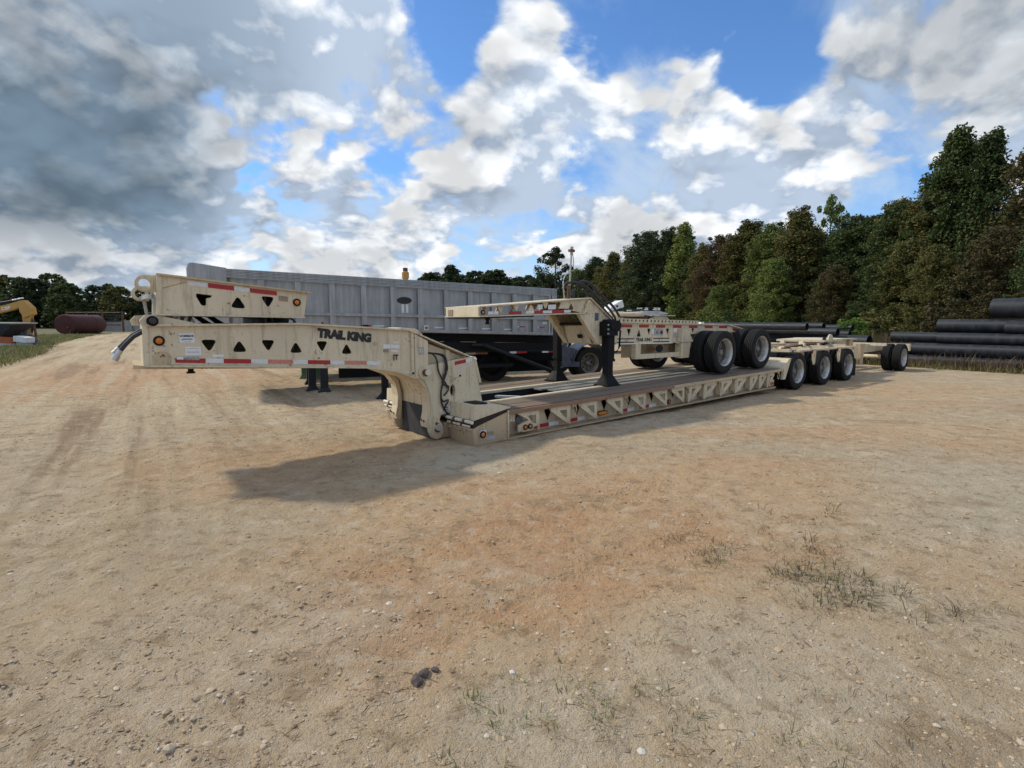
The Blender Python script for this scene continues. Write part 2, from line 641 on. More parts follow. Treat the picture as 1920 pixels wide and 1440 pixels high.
RD = np.array([-0.55, 0.835])          # the way vehicles drive across the yard
TD = np.array([0.776, 0.631])          # the way the lowboy stands


def ground_h(x, y):
    x, y = np.asarray(x, float), np.asarray(y, float)
    w = 1 / (1 + ((x * x + (y - 6) ** 2) / 500.0))
    h = (fbm(x * 1.3, y * 1.3, 4, 3) - .5) * .05 + (fbm(x * 6, y * 6, 3, 9) - .5) * .034
    along, across = x * RD[0] + y * RD[1], x * RD[1] - y * RD[0]
    rut = fbm(across * 3.2, along * .16, 3, 21) - .5
    left = 1 / (1 + np.exp((x + 3.2) / 1.0))
    h = h + rut * .14 * left
    a2, c2 = x * TD[0] + y * TD[1], x * TD[1] - y * TD[0]
    tread = np.exp(-((c2 + 3.35) / .24) ** 2) * (1 / (1 + np.exp((a2 - 5.4) * 2))) + np.exp(-((c2 + 2.5) / .22) ** 2) * (1 / (1 + np.exp((a2 - 4.6) * 2)))
    h = h + tread * (.026 * np.sin(a2 * 34 + np.abs(c2 * 60 + 129) * .35 + 1.5 * vnoise(x * 3, y * 3, 5)) - .014)
    h = h - .022 * np.exp(-(((x - 2.345) / .13) ** 2 + ((y - 5.42) / .09) ** 2))
    return h * w


def build_ground():
    def axis(lo, hi, step, far):
        core = np.arange(lo, hi + 1e-6, step)
        n = 26
        g = np.cumsum(step * 1.42 ** np.arange(1, n))
        g = g[g < far]
        return np.concatenate([lo - g[::-1], core, hi + g])
    xs = axis(-7.5, 9.5, .04, 1500)
    ys = axis(1.2, 13.5, .04, 1500)
    X, Y = np.meshgrid(xs, ys)
    Z = ground_h(X, Y)
    nx, ny = len(xs), len(ys)
    v = np.stack([X.ravel(), Y.ravel(), Z.ravel()], 1)
    i = np.arange(nx * ny).reshape(ny, nx)
    f = np.stack([i[:-1, :-1].ravel(), i[:-1, 1:].ravel(), i[1:, 1:].ravel(), i[1:, :-1].ravel()], 1)
    me = bpy.data.meshes.new('ground')
    me.from_pydata(v.tolist(), [], f.tolist())
    me.shade_smooth()
    m, g, b, out = new_mat('dirt')
    gp = g.n('ShaderNodeNewGeometry').outputs['Position']
    big = g.noise(gp, .22, 6, .6, .5)
    med = g.noise(gp, 1.4, 7, .64, .3)
    fin = g.noise(gp, 24, 6, .7)
    vfin = g.noise(gp, 130, 3, .6)
    rot = g.n('ShaderNodeVectorRotate', rotation_type='Z_AXIS')
    g.put(rot.inputs['Vector'], gp)
    rot.inputs['Angle'].default_value = -math.atan2(RD[1], RD[0])
    stk = g.noise(g.v('MULTIPLY', rot.outputs[0], (.10, 1.5, 1)), 1.0, 7, .62)
    tan, pale, grey = (0.500, 0.365, 0.222), (0.61, 0.495, 0.350), (0.455, 0.362, 0.242)
    orange, brown = (0.49, 0.275, 0.145), (0.215, 0.140, 0.085)
    c = g.mix(g.ramp(big, .38, .64), grey, tan)
    c = g.mix(g.m('MULTIPLY', g.ramp(med, .50, .72), .75), c, pale)
    x, y, _ = g.sep(gp)
    def spot(cx, cy, rx, ry, amt):
        q = g.m('ADD', g.m('POWER', g.m('DIVIDE', g.m('SUBTRACT', x, cx), rx), 2.0), g.m('POWER', g.m('DIVIDE', g.m('SUBTRACT', y, cy), ry), 2.0))
        q = g.m('ADD', q, g.m('MULTIPLY', g.m('SUBTRACT', med, .5), 2.4))
        return g.ramp(q, 1.1, .05, 0, amt)
    wz = None
    for sp_ in ((.25, 4.3, 2.6, 2.3, .9), (-1.2, 2.9, 1.7, 1.4, .8), (2.3, 5.6, 2.4, 1.4, .8), (3.6, 3.6, 1.6, .7, .5), (5.5, 8.2, 3.5, 1.1, .6), (-3.4, 6.6, 2.2, 1.4, .6), (-13, 18, 9, 10, .7), (9.5, 14, 4, 3, .5)):
        q = spot(*sp_)
        wz = q if wz is None else g.m('MAXIMUM', wz, q)
    c = g.mix(wz, c, (0.53, 0.350, 0.195))
    oz = None
    for s in ((0.15, 4.1, 1.0, 1.5, .75), (-.75, 3.0, .7, 1.0, .65), (1.5, 4.3, 1.1, .9, .5), (.5, 5.6, 1.5, .7, .35), (-2.6, 5.4, 1.1, .55, .35), (-12, 17, 5, 7, .55), (-4.5, 8.5, 1.4, .5, .3), (3.8, 8.3, 2.5, .6, .35), (6.5, 7.0, 2.6, .8, .35), (3.0, 6.6, 1.6, .5, .4), (-1.6, 7.2, 1.0, .5, .3), (8.5, 11.0, 3.5, .8, .4)):
        q = spot(*s)
        oz = q if oz is None else g.m('MAXIMUM', oz, q)
    oz = g.m('MULTIPLY', oz, g.ramp(g.noise(g.v('MULTIPLY', gp, (1.1, 2.3, 1)), 1.5, 7, .68, .8), .36, .60, .15, 1.15), clamp=True)
    c = g.mix(oz, c, orange)
    pz = None
    for s in ((-.45, 6.6, .9, .8, .75), (-1.5, 2.5, 1.3, 1.2, .5), (1.2, 2.6, .9, .7, .5), (.1, 2.2, .6, .4, .5), (5.0, 4.5, 2.2, 2.2, .5), (2.9, 9.0, 2.0, .5, .4), (-33, 43, 5, 5, .7)):
        q = spot(*s)
        pz = q if pz is None else g.m('MAXIMUM', pz, q)
    c = g.mix(pz, c, (0.50, 0.435, 0.325))
    leftw = g.m('MULTIPLY', g.ramp(x, -1.5, -6.0), .8)
    c = g.mix(g.m('MULTIPLY', g.ramp(stk, .50, .62), leftw), c, (0.56, 0.45, 0.30))
    c = g.mix(g.m('MULTIPLY', g.ramp(stk, .48, .37), g.m('MULTIPLY', leftw, .95)), c, (0.275, 0.18, 0.105))
    crumbs = g.m('MULTIPLY', g.ramp(fin, .56, .70), g.ramp(med, .58, .36, .25, 1.0))
    c = g.mix(g.m('MULTIPLY', crumbs, .72), c, brown)
    trod = g.noise(g.v('MULTIPLY', gp, (.75, 1.6, 1)), 1.0, 6, .68, .6)
    c = g.mix(g.m('MULTIPLY', g.ramp(trod, .54, .66), .42), c, (0.265, 0.175, 0.10))
    c = g.mix(g.m('MULTIPLY', g.ramp(trod, .46, .32), .35), c, (0.55, 0.445, 0.31))
    c = g.mix(g.m('MULTIPLY', g.ramp(fin, .42, .28), .38), c, (0.56, 0.48, 0.37))
    # trodden litter: short dark fibres lying across the yard
    fib = g.noise(g.v('MULTIPLY', gp, (7, 26, 1)), 1.0, 5, .7, 1.2)
    c = g.mix(g.m('MULTIPLY', g.m('MULTIPLY', g.ramp(fib, .60, .70), g.ramp(g.noise(gp, .8, 4, .6), .42, .62)), .5), c, (0.16, 0.105, 0.062))
    f2 = g.noise(gp, 5.5, 6, .72, .3)
    c = g.mix(g.m('MULTIPLY', g.ramp(f2, .53, .64), .58), c, (0.25, 0.17, 0.095))
    c = g.mix(g.m('MULTIPLY', g.ramp(f2, .47, .35), .55), c, (0.60, 0.50, 0.375))
    vo = g.n('ShaderNodeTexVoronoi')
    g.put(vo.inputs['Vector'], gp)
    vo.inputs['Scale'].default_value = 21
    chip = g.m('MULTIPLY', g.ramp(vo.outputs['Distance'], .22, .13), g.ramp(g.sep(vo.outputs['Color'])[0], .90, .93))
    c = g.mix(g.m('MULTIPLY', chip, .75), c, (0.60, 0.57, 0.51))
    vo2 = g.n('ShaderNodeTexVoronoi')
    g.put(vo2.inputs['Vector'], gp)
    vo2.inputs['Scale'].default_value = 58
    chip2 = g.m('MULTIPLY', g.ramp(vo2.outputs['Distance'], .28, .16), g.ramp(g.sep(vo2.outputs['Color'])[1], .86, .9))
    c = g.mix(g.m('MULTIPLY', chip2, .65), c, (0.57, 0.52, 0.44))
    c = g.mix(g.m('MULTIPLY', g.ramp(vfin, .3, .7), .16), c, brown)
    # grassy ground past the yard
    far = g.ramp(g.v('LENGTH', g.v('SUBTRACT', gp, (0, 20, 0))), 60, 95)
    gz = g.m('MAXIMUM', g.ramp(g.m('ADD', x, g.m('MULTIPLY', med, 3)), 19.5, 21.5), far)
    c = g.mix(gz, c, (0.12, 0.115, 0.055))
    g.put(b.inputs['Base Color'], c)
    b.inputs['Roughness'].default_value = .95
    b.inputs['Specular IOR Level'].default_value = .2
    hgt = g.m('ADD', g.m('ADD', g.m('MULTIPLY', fin, .9), g.m('MULTIPLY', vfin, .35)), g.m('ADD', g.m('MULTIPLY', chip, .5), g.m('MULTIPLY', g.m('MULTIPLY', stk, leftw), 2.5)))
    hgt = g.m('ADD', hgt, g.m('MULTIPLY', chip2, .3))
    hgt = g.m('ADD', hgt, g.m('MULTIPLY', f2, 1.6))
    bp = g.n('ShaderNodeBump')
    bp.inputs['Strength'].default_value = .9
    bp.inputs['Distance'].default_value = .036
    g.put(bp.inputs['Height'], hgt)
    g.put(b.inputs['Normal'], bp.outputs[0])
    me.materials.append(m)
    o = link('ground', me)
    tag(o, 'tan and orange packed dirt yard strewn with gravel', None, None, 'structure')


build_ground()

EDGE = [(-16.5, 12.0), (-17.6, 16.5), (-18.7, 19.7), (-21.0, 23.2), (-25.1, 29.4), (-32.8, 39.2), (-42.2, 53.6), (-54.2, 73.7), (-68.0, 98.4), (-94.1, 147.7)]


def edge_x(y):
    return float(np.interp(y, [p[1] for p in EDGE], [p[0] for p in EDGE]))


def build_verge():
    v, f = [], []
    ys = np.concatenate([np.arange(12, 60, .6), np.arange(60, 150, 3)])
    cols = [0, .25, .6, 1.2, 2.5, 5, 10, 25, 70, 160]
    for j, y in enumerate(ys):
        ex = edge_x(y) + (fbm(np.array(y * .5), np.array(3.3), 3, 40) - .5) * 2.2 + (fbm(np.array(y * 2.1), np.array(9.), 2, 41) - .5) * .9
        for k, c in enumerate(cols):
            z = .006 + .05 * min(1, c) + .06 * (float(vnoise(np.array(y * 1.1), np.array(c * 3.0), 6)) - .3) * min(1, c)
            v.append((ex - c, y, z))
    n = len(cols)
    for j in range(len(ys) - 1):
        for k in range(n - 1):
            f.append((j * n + k, (j + 1) * n + k, (j + 1) * n + k + 1, j * n + k + 1))
    me = bpy.data.meshes.new('grass_verge')
    me.from_pydata(v, [], f)
    me.shade_smooth()
    m, g, b, out = new_mat('turf')
    gp = g.n('ShaderNodeNewGeometry').outputs['Position']
    n1 = g.noise(gp, .5, 6, .65)
    n2 = g.noise(gp, 9, 5, .7)
    c = g.mix(g.ramp(n1, .38, .62), (0.085, 0.085, 0.036), (0.165, 0.135, 0.062))
    c = g.mix(g.m('MULTIPLY', g.ramp(n2, .5, .7), .6), c, (0.055, 0.062, 0.026))
    g.put(b.inputs['Base Color'], c)
    b.inputs['Roughness'].default_value = .95
    bp = g.n('ShaderNodeBump')
    bp.inputs['Strength'].default_value = 1
    bp.inputs['Distance'].default_value = .06
    g.put(bp.inputs['Height'], n2)
    g.put(b.inputs['Normal'], bp.outputs[0])
    me.materials.append(m)
    tag(link('grass_verge', me), 'mown olive grass beside the dirt track', None, None, 'structure')


build_verge()


def blades(spots, mat, name, label, kind='stuff', cat=None, group=None, n_each=14, h=(.05, .12), spread=.06, w=.004, lean=.8, rng=None, flatten=0.0):
    rng = rng or random.Random(5)
    v, f = [], []
    for (x, y, z, sc) in spots:
        for _ in range(n_each):
            a = rng.uniform(0, 2 * PI)
            rr = spread * sc * math.sqrt(rng.random())
            bx, by = x + rr * math.cos(a), y + rr * math.sin(a)
            hh = rng.uniform(*h) * sc
            la = a + rng.gauss(0, .7)
            ln = rng.uniform(.15, lean) * hh
            up = hh * (1 - flatten * rng.random())
            ww = w * sc * rng.uniform(.7, 1.4)
            px, py = -math.sin(la) * ww, math.cos(la) * ww
            o = len(v)
            m1 = (bx + math.cos(la) * ln * .35, by + math.sin(la) * ln * .35, z + up * .6)
            tp = (bx + math.cos(la) * ln, by + math.sin(la) * ln, z + up * .95)
            v += [(bx - px, by - py, z - .01), (bx + px, by + py, z - .01), (m1[0] + px * .8, m1[1] + py * .8, m1[2]), (m1[0] - px * .8, m1[1] - py * .8, m1[2]), tp]
            f += [(o, o + 1, o + 2, o + 3), (o + 3, o + 2, o + 4)]
    me = bpy.data.meshes.new(name)
    me.from_pydata(v, [], f)
    me.materials.append(MAT[mat])
    return tag(link(name, me), label, cat, group, kind)


rg = random.Random(8)
sp = []
for _ in range(5200):
    y = 12 + 50 * rg.random() ** 1.3
    x = edge_x(y) + .5 - abs(rg.gauss(0, 5)) - .25
    if x < -62 or abs(x) > y * 1.05:
        continue
    sp.append((x, y, .02, rg.uniform(.7, 1.5)))
blades(sp, 'grass_blade', 'grass', 'tufts of green and straw coloured grass along the track', n_each=7, h=(.10, .26), spread=.22, w=.010, rng=rg)

# loose stones
def pebbles():
    r = np.random.default_rng(4)
    ico = [(0, 0, 1), (.894, 0, .447), (.276, .851, .447), (-.724, .526, .447), (-.724, -.526, .447), (.276, -.851, .447), (.724, .526, -.447), (-.276, .851, -.447), (-.894, 0, -.447), (-.276, -.851, -.447), (.724, -.526, -.447), (0, 0, -1)]
    icf = [(0, 1, 2), (0, 2, 3), (0, 3, 4), (0, 4, 5), (0, 5, 1), (1, 6, 2), (2, 7, 3), (3, 8, 4), (4, 9, 5), (5, 10, 1), (6, 7, 2), (7, 8, 3), (8, 9, 4), (9, 10, 5), (10, 6, 1), (11, 7, 6), (11, 8, 7), (11, 9, 8), (11, 10, 9), (11, 6, 10)]
    ico, icf = np.array(ico), np.array(icf)
    P = []
    while len(P) < 3600:
        y = 1.5 + 9 * r.random() ** 1.8
        x = r.uniform(-1.05, 1.05) * (y + .6)
        dn = fbm(np.array(x * .7), np.array(y * .7), 3, 77)
        if r.random() > (float(dn) - .25) * 1.9:
            continue
        P.append((x, y, float(np.clip(r.lognormal(-5.45, .5), .0022, .018))))
    for cx, cy, sd, n in ((-1.36, 2.05, .16, 40), (-1.35, 2.31, .06, 12), (-1.5, 1.9, .25, 30), (-.85, 3.0, .10, 14), (.45, 2.4, .25, 30), (2.4, 2.4, .5, 60)):
        for _ in range(n):
            P.append((r.normal(cx, sd), r.normal(cy, sd * .7), float(np.clip(r.lognormal(-4.75, .45), .004, .022))))
    P = np.array(P)
    Z = ground_h(P[:, 0], P[:, 1])
    vs, fs = [], []
    for (x, y, s), z in zip(P, Z):
        k = ico * (s * (1 + .35 * (r.random((12, 1)) - .5))) * np.array([r.uniform(.8, 1.5), r.uniform(.8, 1.5), r.uniform(.5, .85)])
        a = r.uniform(0, 6.28)
        k = k @ np.array([[math.cos(a), -math.sin(a), 0], [math.sin(a), math.cos(a), 0], [0, 0, 1]]).T
        fs.append(icf + 12 * len(vs))
        vs.append(k + np.array([x, y, z - s * .05]))
    me = bpy.data.meshes.new('gravel')
    me.from_pydata(np.concatenate(vs).tolist(), [], np.concatenate(fs).tolist())
    m, g, b, out = new_mat('pebble')
    rr = g.n('ShaderNodeNewGeometry').outputs['Random Per Island']
    c = g.mix(g.ramp(rr, 0, .55, smooth=False), (0.24, 0.18, 0.125), (0.46, 0.365, 0.26))
    c = g.mix(g.ramp(rr, .86, 1.0), c, (0.55, 0.50, 0.43))
    g.put(b.inputs['Base Color'], c)
    b.inputs['Roughness'].default_value = .85
    me.materials.append(m)
    tag(link('gravel', me), 'loose gravel scattered over the dirt', None, None, 'stuff')


pebbles()

ICO = [(0, 0, 1), (.894, 0, .447), (.276, .851, .447), (-.724, .526, .447), (-.724, -.526, .447), (.276, -.851, .447), (.724, .526, -.447), (-.276, .851, -.447), (-.894, 0, -.447), (-.276, -.851, -.447), (.724, -.526, -.447), (0, 0, -1)]
ICF = [(0, 1, 2), (0, 2, 3), (0, 3, 4), (0, 4, 5), (0, 5, 1), (1, 6, 2), (2, 7, 3), (3, 8, 4), (4, 9, 5), (5, 10, 1), (6, 7, 2), (7, 8, 3), (8, 9, 4), (9, 10, 5), (10, 6, 1)]


def crumbs():
    r = np.random.default_rng(14)
    n = 46000
    y = 1.6 + 10.5 * r.random(n) ** 1.7
    x = r.uniform(-1.02, 1.02, n) * (y + .5)
    keep = fbm(x * 1.1, y * 1.1, 4, 91) + .25 * (fbm(x * .35, y * .35, 2, 19) - .5) > r.uniform(.36, .62, n)
    x, y = x[keep], y[keep]
    n = len(x)
    s = np.clip(r.lognormal(-5.95, .55, n), .0012, .011) * (1 + .07 * y)
    z = ground_h(x, y)
    cube = np.array(ICO)
    v = cube[None] * (1 + .55 * (r.random((n, 12, 1)) - .5)) * s[:, None, None] * np.stack([r.uniform(.8, 1.7, n), r.uniform(.8, 1.7, n), r.uniform(.45, .85, n)], 1)[:, None]
    a = r.uniform(0, 6.28, n)
    c, sn = np.cos(a)[:, None], np.sin(a)[:, None]
    v = np.stack([v[..., 0] * c - v[..., 1] * sn, v[..., 0] * sn + v[..., 1] * c, v[..., 2]], 2) + np.stack([x, y, z + s * .1], 1)[:, None]
    q = np.array(ICF)
    f = (q[None] + 12 * np.arange(n)[:, None, None]).reshape(-1, 3)
    me = bpy.data.meshes.new('crumbs')
    me.from_pydata(v.reshape(-1, 3).tolist(), [], f.tolist())
    m, g, b, out = new_mat('crumb')
    rr = g.n('ShaderNodeNewGeometry').outputs['Random Per Island']
    cc = g.mix(g.ramp(rr, 0, .6, smooth=False), (0.23, 0.15, 0.09), (0.43, 0.31, 0.195))
    cc = g.mix(g.ramp(rr, .8, 1.0), cc, (0.55, 0.46, 0.35))
    g.put(b.inputs['Base Color'], cc)
    b.inputs['Roughness'].default_value = .95
    me.materials.append(m)
    tag(link('soil_crumbs', me), 'crumbs of dry soil lying on the packed dirt', None, None, 'stuff')


crumbs()

# sparse weeds in the yard
rg = random.Random(21)
sp = []
for cx, cy, n, sd in ((1.95, 3.5, 17, .20), (1.95, 3.2, 14, .16), (2.1, 4.0, 12, .22), (1.55, 3.85, 12, .18), (2.55, 3.0, 8, .22), (2.4, 4.6, 5, .25), (2.25, 3.35, 9, .15), (1.3, 4.3, 5, .2)):
    for _ in range(n):
        x, y = rg.gauss(cx, sd), rg.gauss(cy, sd * .55)
        sp.append((x, y, float(ground_h(x, y)), rg.uniform(.5, 1.1)))
blades([(x + rg.gauss(0, .06), y + rg.gauss(0, .04), z, k) for x, y, z, k in sp], 'dry_weed', 'dry_weeds', 'dry flattened stems among the trampled weeds', n_each=12, h=(.03, .10), spread=.08, w=.0022, lean=2.6, rng=rg, flatten=.92)
blades(sp, 'grass_blade', 'weeds', 'low trampled weeds spreading right of centre', n_each=9, h=(.025, .07), spread=.09, w=.0026, lean=2.6, rng=rg, flatten=.92)
sp = []
for cx, cy, n, sd in ((-.2, 2.27, 3, .04), (-.02, 2.16, 5, .06), (.01, 2.42, 2, .03), (.36, 2.36, 6, .12), (.34, 2.1, 4, .08), (.48, 4.09, 1, .01), (.7, 2.3, 6, .2), (.55, 2.75, 6, .18), (-.2, 1.9, 3, .1), (1.2, 2.2, 5, .2), (-.05, 2.9, 2, .05), (3.3, 4.9, 3, .2)):
    for _ in range(n):
        x, y = rg.gauss(cx, sd), rg.gauss(cy, sd * .6)
        sp.append((x, y, float(ground_h(x, y)), rg.uniform(.5, 1.05)))
blades(sp, 'grass_blade', 'weeds', 'thin grass tufts and straw in the near dirt', n_each=13, h=(.02, .065), spread=.045, w=.0021, lean=2.2, rng=rg, flatten=.8)
# straw and twigs lying flat
v, f = [], []
for _ in range(2600):
    y = 1.6 + 7 * rg.random() ** 1.5
    x = rg.uniform(-.9, 1.0) * (y + .4)
    if float(fbm(np.array(x * .9), np.array(y * .9), 3, 55)) < .47:
        continue
    a = rg.gauss(.35, .8)
    L, w = rg.uniform(.008, .034), rg.uniform(.0008, .0017)
    z = float(ground_h(x, y)) + .005
    c, s = math.cos(a), math.sin(a)
    o = len(v)
    v += [(x - c * L - s * w, y - s * L + c * w, z), (x - c * L + s * w, y - s * L - c * w, z), (x + c * L + s * w, y + s * L - c * w, z + rg.uniform(0, .008)), (x + c * L - s * w, y + s * L + c * w, z + .004)]
    f.append((o, o + 1, o + 2, o + 3))
me = bpy.data.meshes.new('straw')
me.from_pydata(v, [], f)
me.materials.append(MAT['dry_weed'])
tag(link('straw', me), 'bits of straw and twig lying on the dirt', None, None, 'stuff')

# ------------------------------------------------------------------ trees
def crown_mesh(seed, h, w, style, leaves, leaf=.26, clumps=0):
    """Crown of leaf clumps on limbs; returns (crown data, trunk data)."""
    r = np.random.default_rng(seed)
    trunk = MB()
    lean = r.normal(0, .03, 2)
    tp = [(lean[0] * z * .5, lean[1] * z * .5, z) for z in np.linspace(-.3, h * .9, 7)]
    trunk.tube(tp, .022 * h, 7, True, .004 * h)
    def prof(q):
        if style == 'cone':
            return (1 - q) ** .75 * .95 + .06
        if style == 'tall':
            return math.sin(PI * min(1, max(0, q * .86 + .12))) ** .6 * (1.0 if q < .7 else 1 - (q - .7) * 1.9)
        if style == 'open':
            return math.sin(PI * min(1, q * .8 + .2)) ** .7
        return math.sin(PI * min(1, max(0.02, q * .80 + .17))) ** .55
    base = {'cone': .06, 'tall': .04, 'open': .34, 'bush': .02}.get(style, .05)
    nb = {'open': 70, 'bush': 60}.get(style, 120)
    nb = clumps or nb
    cl = []
    for i in range(nb):
        q = r.random() ** .85
        z = h * (base + (1 - base) * q)
        a = r.uniform(0, 2 * PI)
        lump = .62 + .55 * float(vnoise(np.array(a * 1.2 + seed), np.array(z * .6), seed))
        rad = w * prof(q) * lump * (r.random() ** .45)
        out = r.random() < .16
        if out:
            rad, z = rad * 1.18 + .1, z + r.uniform(0, .05) * h
        p = np.array([rad * math.cos(a) + lean[0] * z * .5, rad * math.sin(a) + lean[1] * z * .5, z - .06 * rad])
        cl.append((p, r.uniform(.3, .55) if out else r.uniform(.5, 1.15)))
        if style != 'bush' and i % 4 == 0 and z > h * .16:
            z0 = max(h * .1, z - rad * .55)
            trunk.tube([(lean[0] * z0 * .5, lean[1] * z0 * .5, z0), (p[0] * .55, p[1] * .55, z0 + (z - z0) * .45), tuple(p)], .0075 * h * (1.1 - q), 5, False, .0022 * h)
    per = leaves // nb
    ctr = np.concatenate([np.repeat(c[0][None], per, 0) for c in cl])
    cs = np.concatenate([np.full(per, c[1]) for c in cl])
    n = len(ctr)
    cr = .075 * h * .72 + .12
    off = r.normal(0, 1, (n, 3))
    off /= np.linalg.norm(off, axis=1)[:, None]
    off *= (r.random(n) ** .4)[:, None] * (cr * cs)[:, None]
    off[:, 2] *= .8
    c = ctr + off
    # leaf sprays: bent diamonds, mostly facing up and out
    nrm = r.normal(0, .75, (n, 3)) + np.array([0, 0, .75]) + off / cr * .5
    nrm /= np.linalg.norm(nrm, axis=1)[:, None]
    t = r.normal(0, 1, (n, 3))
    t -= (t * nrm).sum(1)[:, None] * nrm
    t /= np.linalg.norm(t, axis=1)[:, None]
    bt = np.cross(nrm, t)
    s = (leaf * r.uniform(.6, 1.35, n))[:, None]
    dr = nrm * s * r.uniform(-.1, .25, (n, 1))
    v = np.stack([c - t * s * .55, c + bt * s * .32 + dr, c + t * s * .55 - dr, c - bt * s * .32 + dr], 1).reshape(-1, 3)
    i = np.arange(n) * 4
    f = np.concatenate([np.stack([i, i + 1, i + 3], 1), np.stack([i + 1, i + 2, i + 3], 1)])
    me = bpy.data.meshes.new('crown')
    me.from_pydata(v.tolist(), [], f.tolist())
    me.materials.append(MAT['leaf_green'])
    tm = bpy.data.meshes.new('trunk')
    tm.from_pydata(trunk.v, [], trunk.f)
    tm.materials.append(MAT['bark'])
    tm.shade_smooth()
    return me, tm


TREES = {
    'broad': [crown_mesh(1, 12, 3.074, 'broad', 31000, .185, 300), crown_mesh(2, 12, 2.6500000000000004, 'broad', 31000, .185, 300), crown_mesh(3, 12, 3.3920000000000003, 'broad', 31000, .185, 300)],
    'tall': [crown_mesh(4, 12, 2.3320000000000003, 'tall', 31000, .185, 300), crown_mesh(5, 12, 2.014, 'tall', 31000, .185, 300)],
    'open': [crown_mesh(6, 14, 4.2, 'open', 7000, .30)],
    'cone': [crown_mesh(7, 12, 2.6, 'cone', 9500, .22)],
    'far': [crown_mesh(8, 10, 3.6, 'broad', 6500, .50, 150), crown_mesh(9, 10, 3.2, 'tall', 6000, .48, 140), crown_mesh(10, 10, 4.0, 'broad', 6500, .52, 130)],
    'bush': [crown_mesh(12, 2, 1.25, 'bush', 4200, .11), crown_mesh(13, 2, 1.0, 'bush', 3600, .10)],
}
BASEH = {'broad': 12, 'tall': 12, 'open': 14, 'cone': 12, 'far': 10, 'bush': 2}


def tree(kind, var, x, y, h, mat, label, group, wide=1.0, name='tree', cat='tree', z=0):
    cr, tr = TREES[kind][var % len(TREES[kind])]
    s = h / BASEH[kind]
    o = empty(name, (x, y, z), random.uniform(0, 6.28), label, cat, group)
    o.scale = (s * wide, s * wide, s)
    link('trunk' if name == 'tree' else 'stem', tr, o)
    link('crown' if name == 'tree' else 'foliage', cr, o, mat='leaf_' + mat if not mat.startswith(('dry', 'grass')) else mat)
    return o


G_EDGE = 'trees along the right edge of the yard'
EDGE_TREES = [
    (27.6, 29.0, 12.1, 'rust', 'tall', 1.1, 'tall rusty brown tree at the right edge of the photo'),
    (27.8, 33.0, 12.1, 'green', 'tall', .92, 'tallest dark green tree, just left of the rusty brown one'),
    (27.4, 35.0, 12.9, 'green', 'tall', .74, 'dark green tree with a pointed top, left of the tallest green one'),
    (28.0, 38.0, 10.2, 'olive', 'broad', .72, 'olive green tree sloping down from the tall dark green pair'),
    (28.2, 41.0, 10.2, 'olive', 'broad', .8, 'dull olive tree two left of the tall dark green pair'),
    (28.2, 43.0, 9.4, 'green', 'broad', .9, 'low dark green tree in the dip of the treeline'),
    (28.3, 46.0, 9.9, 'dark', 'broad', 1.0, 'dark thin topped tree behind the weeds at the dip in the treeline'),
    (28.8, 51.0, 12.5, 'light', 'open', .55, 'slender bright green tree with sky showing through its crown'),
    (24.0, 47.0, 10.6, 'olive', 'tall', 1.0, 'full olive tree standing left of the slender bright green one'),
    (24.1, 52.0, 10.3, 'light', 'broad', 1.0, 'yellow green tree behind the left heap of black pipes'),
    (24.1, 57.0, 11.3, 'olive', 'tall', 1.2, 'olive tree with a ragged top behind the double tyres'),
    (23.3, 62.0, 10.9, 'red', 'broad', .9, 'only reddish autumn tree in the treeline above the tyres'),
    (22.6, 66.0, 10.3, 'olive', 'tall', .9, 'small olive tree left of the reddish one'),
    (22.4, 72.0, 13.5, 'light', 'tall', .95, 'light green tree at the right end of the dark pointed group'),
    (21.0, 75.0, 13.4, 'dark', 'tall', .9, 'narrow dark tree in the middle of the dark pointed group'),
    (19.0, 78.0, 13.6, 'dark', 'broad', 1.1, 'broad dark tree at the left end of the dark pointed group'),
    (17.8, 84.0, 10.8, 'olive', 'broad', .9, 'low olive tree just left of the broad dark tree'),
    (16.2, 88.0, 11.8, 'olive', 'tall', 1.1, 'pointed olive tree in the row over the jeep dolly'),
    (14.2, 95.0, 12.0, 'dark', 'broad', .95, 'dark rounded tree right of the hose mast'),
    (11.6, 100.0, 10.6, 'light', 'broad', .9, 'low yellow green tree right beside the hose mast'),
    (8.3, 104.0, 14.8, 'dark', 'open', 1.1, 'big open crowned tree behind the hose mast'),
    (5.5, 118.0, 11.2, 'dark', 'far', 1.1, 'dark tree directly left of the big open crowned one'),
    (1.4, 125.0, 11.0, 'dark', 'far', 1.2, 'low dark tree above the right end of the dump body'),
    (-3.9, 135.0, 13.5, 'dark', 'far', 1.0, 'dark tree above the right half of the dump body'),
    (-9.5, 140.0, 13.6, 'dark', 'far', 1.0, 'round dark tree above the middle of the dump body'),
    (-16.2, 150.0, 15.8, 'dark', 'far', 1.0, 'tallest round tree over the dump body, second from the left end'),
    (-22.1, 155.0, 14.6, 'dark', 'far', .9, 'leftmost round tree over the dump body'),
    (23.2, 27.0, 6.0, 'rust', 'broad', 1.1, 'low brown tree behind the topmost black pipe'),
    (24.3, 34.0, 6.4, 'olive', 'broad', 1.1, 'low olive tree in front of the tall green pair'),
    (24.0, 36.0, 5.3, 'green', 'broad', 1.1, 'low spreading green tree behind the bright green bush'),
    (23.7, 41.0, 5.6, 'rust', 'broad', 1.0, 'low brown tinged tree over the gap between the pipe heaps'),
    (21.7, 46.0, 6.6, 'light', 'broad', 1.0, 'low yellow green tree behind the left heap of pipes'),
    (22.8, 24.5, 6.2, 'green', 'cone', .9, 'green pine at the right edge behind the pipe pile'),
    (23.0, 30.5, 5.6, 'olive', 'broad', 1.1, 'low olive tree behind the upper pipes of the right pile'),
    (18.6, 50.0, 4.7, 'light', 'broad', 1.0, 'low light green tree beside the bush behind the tyres'),
]
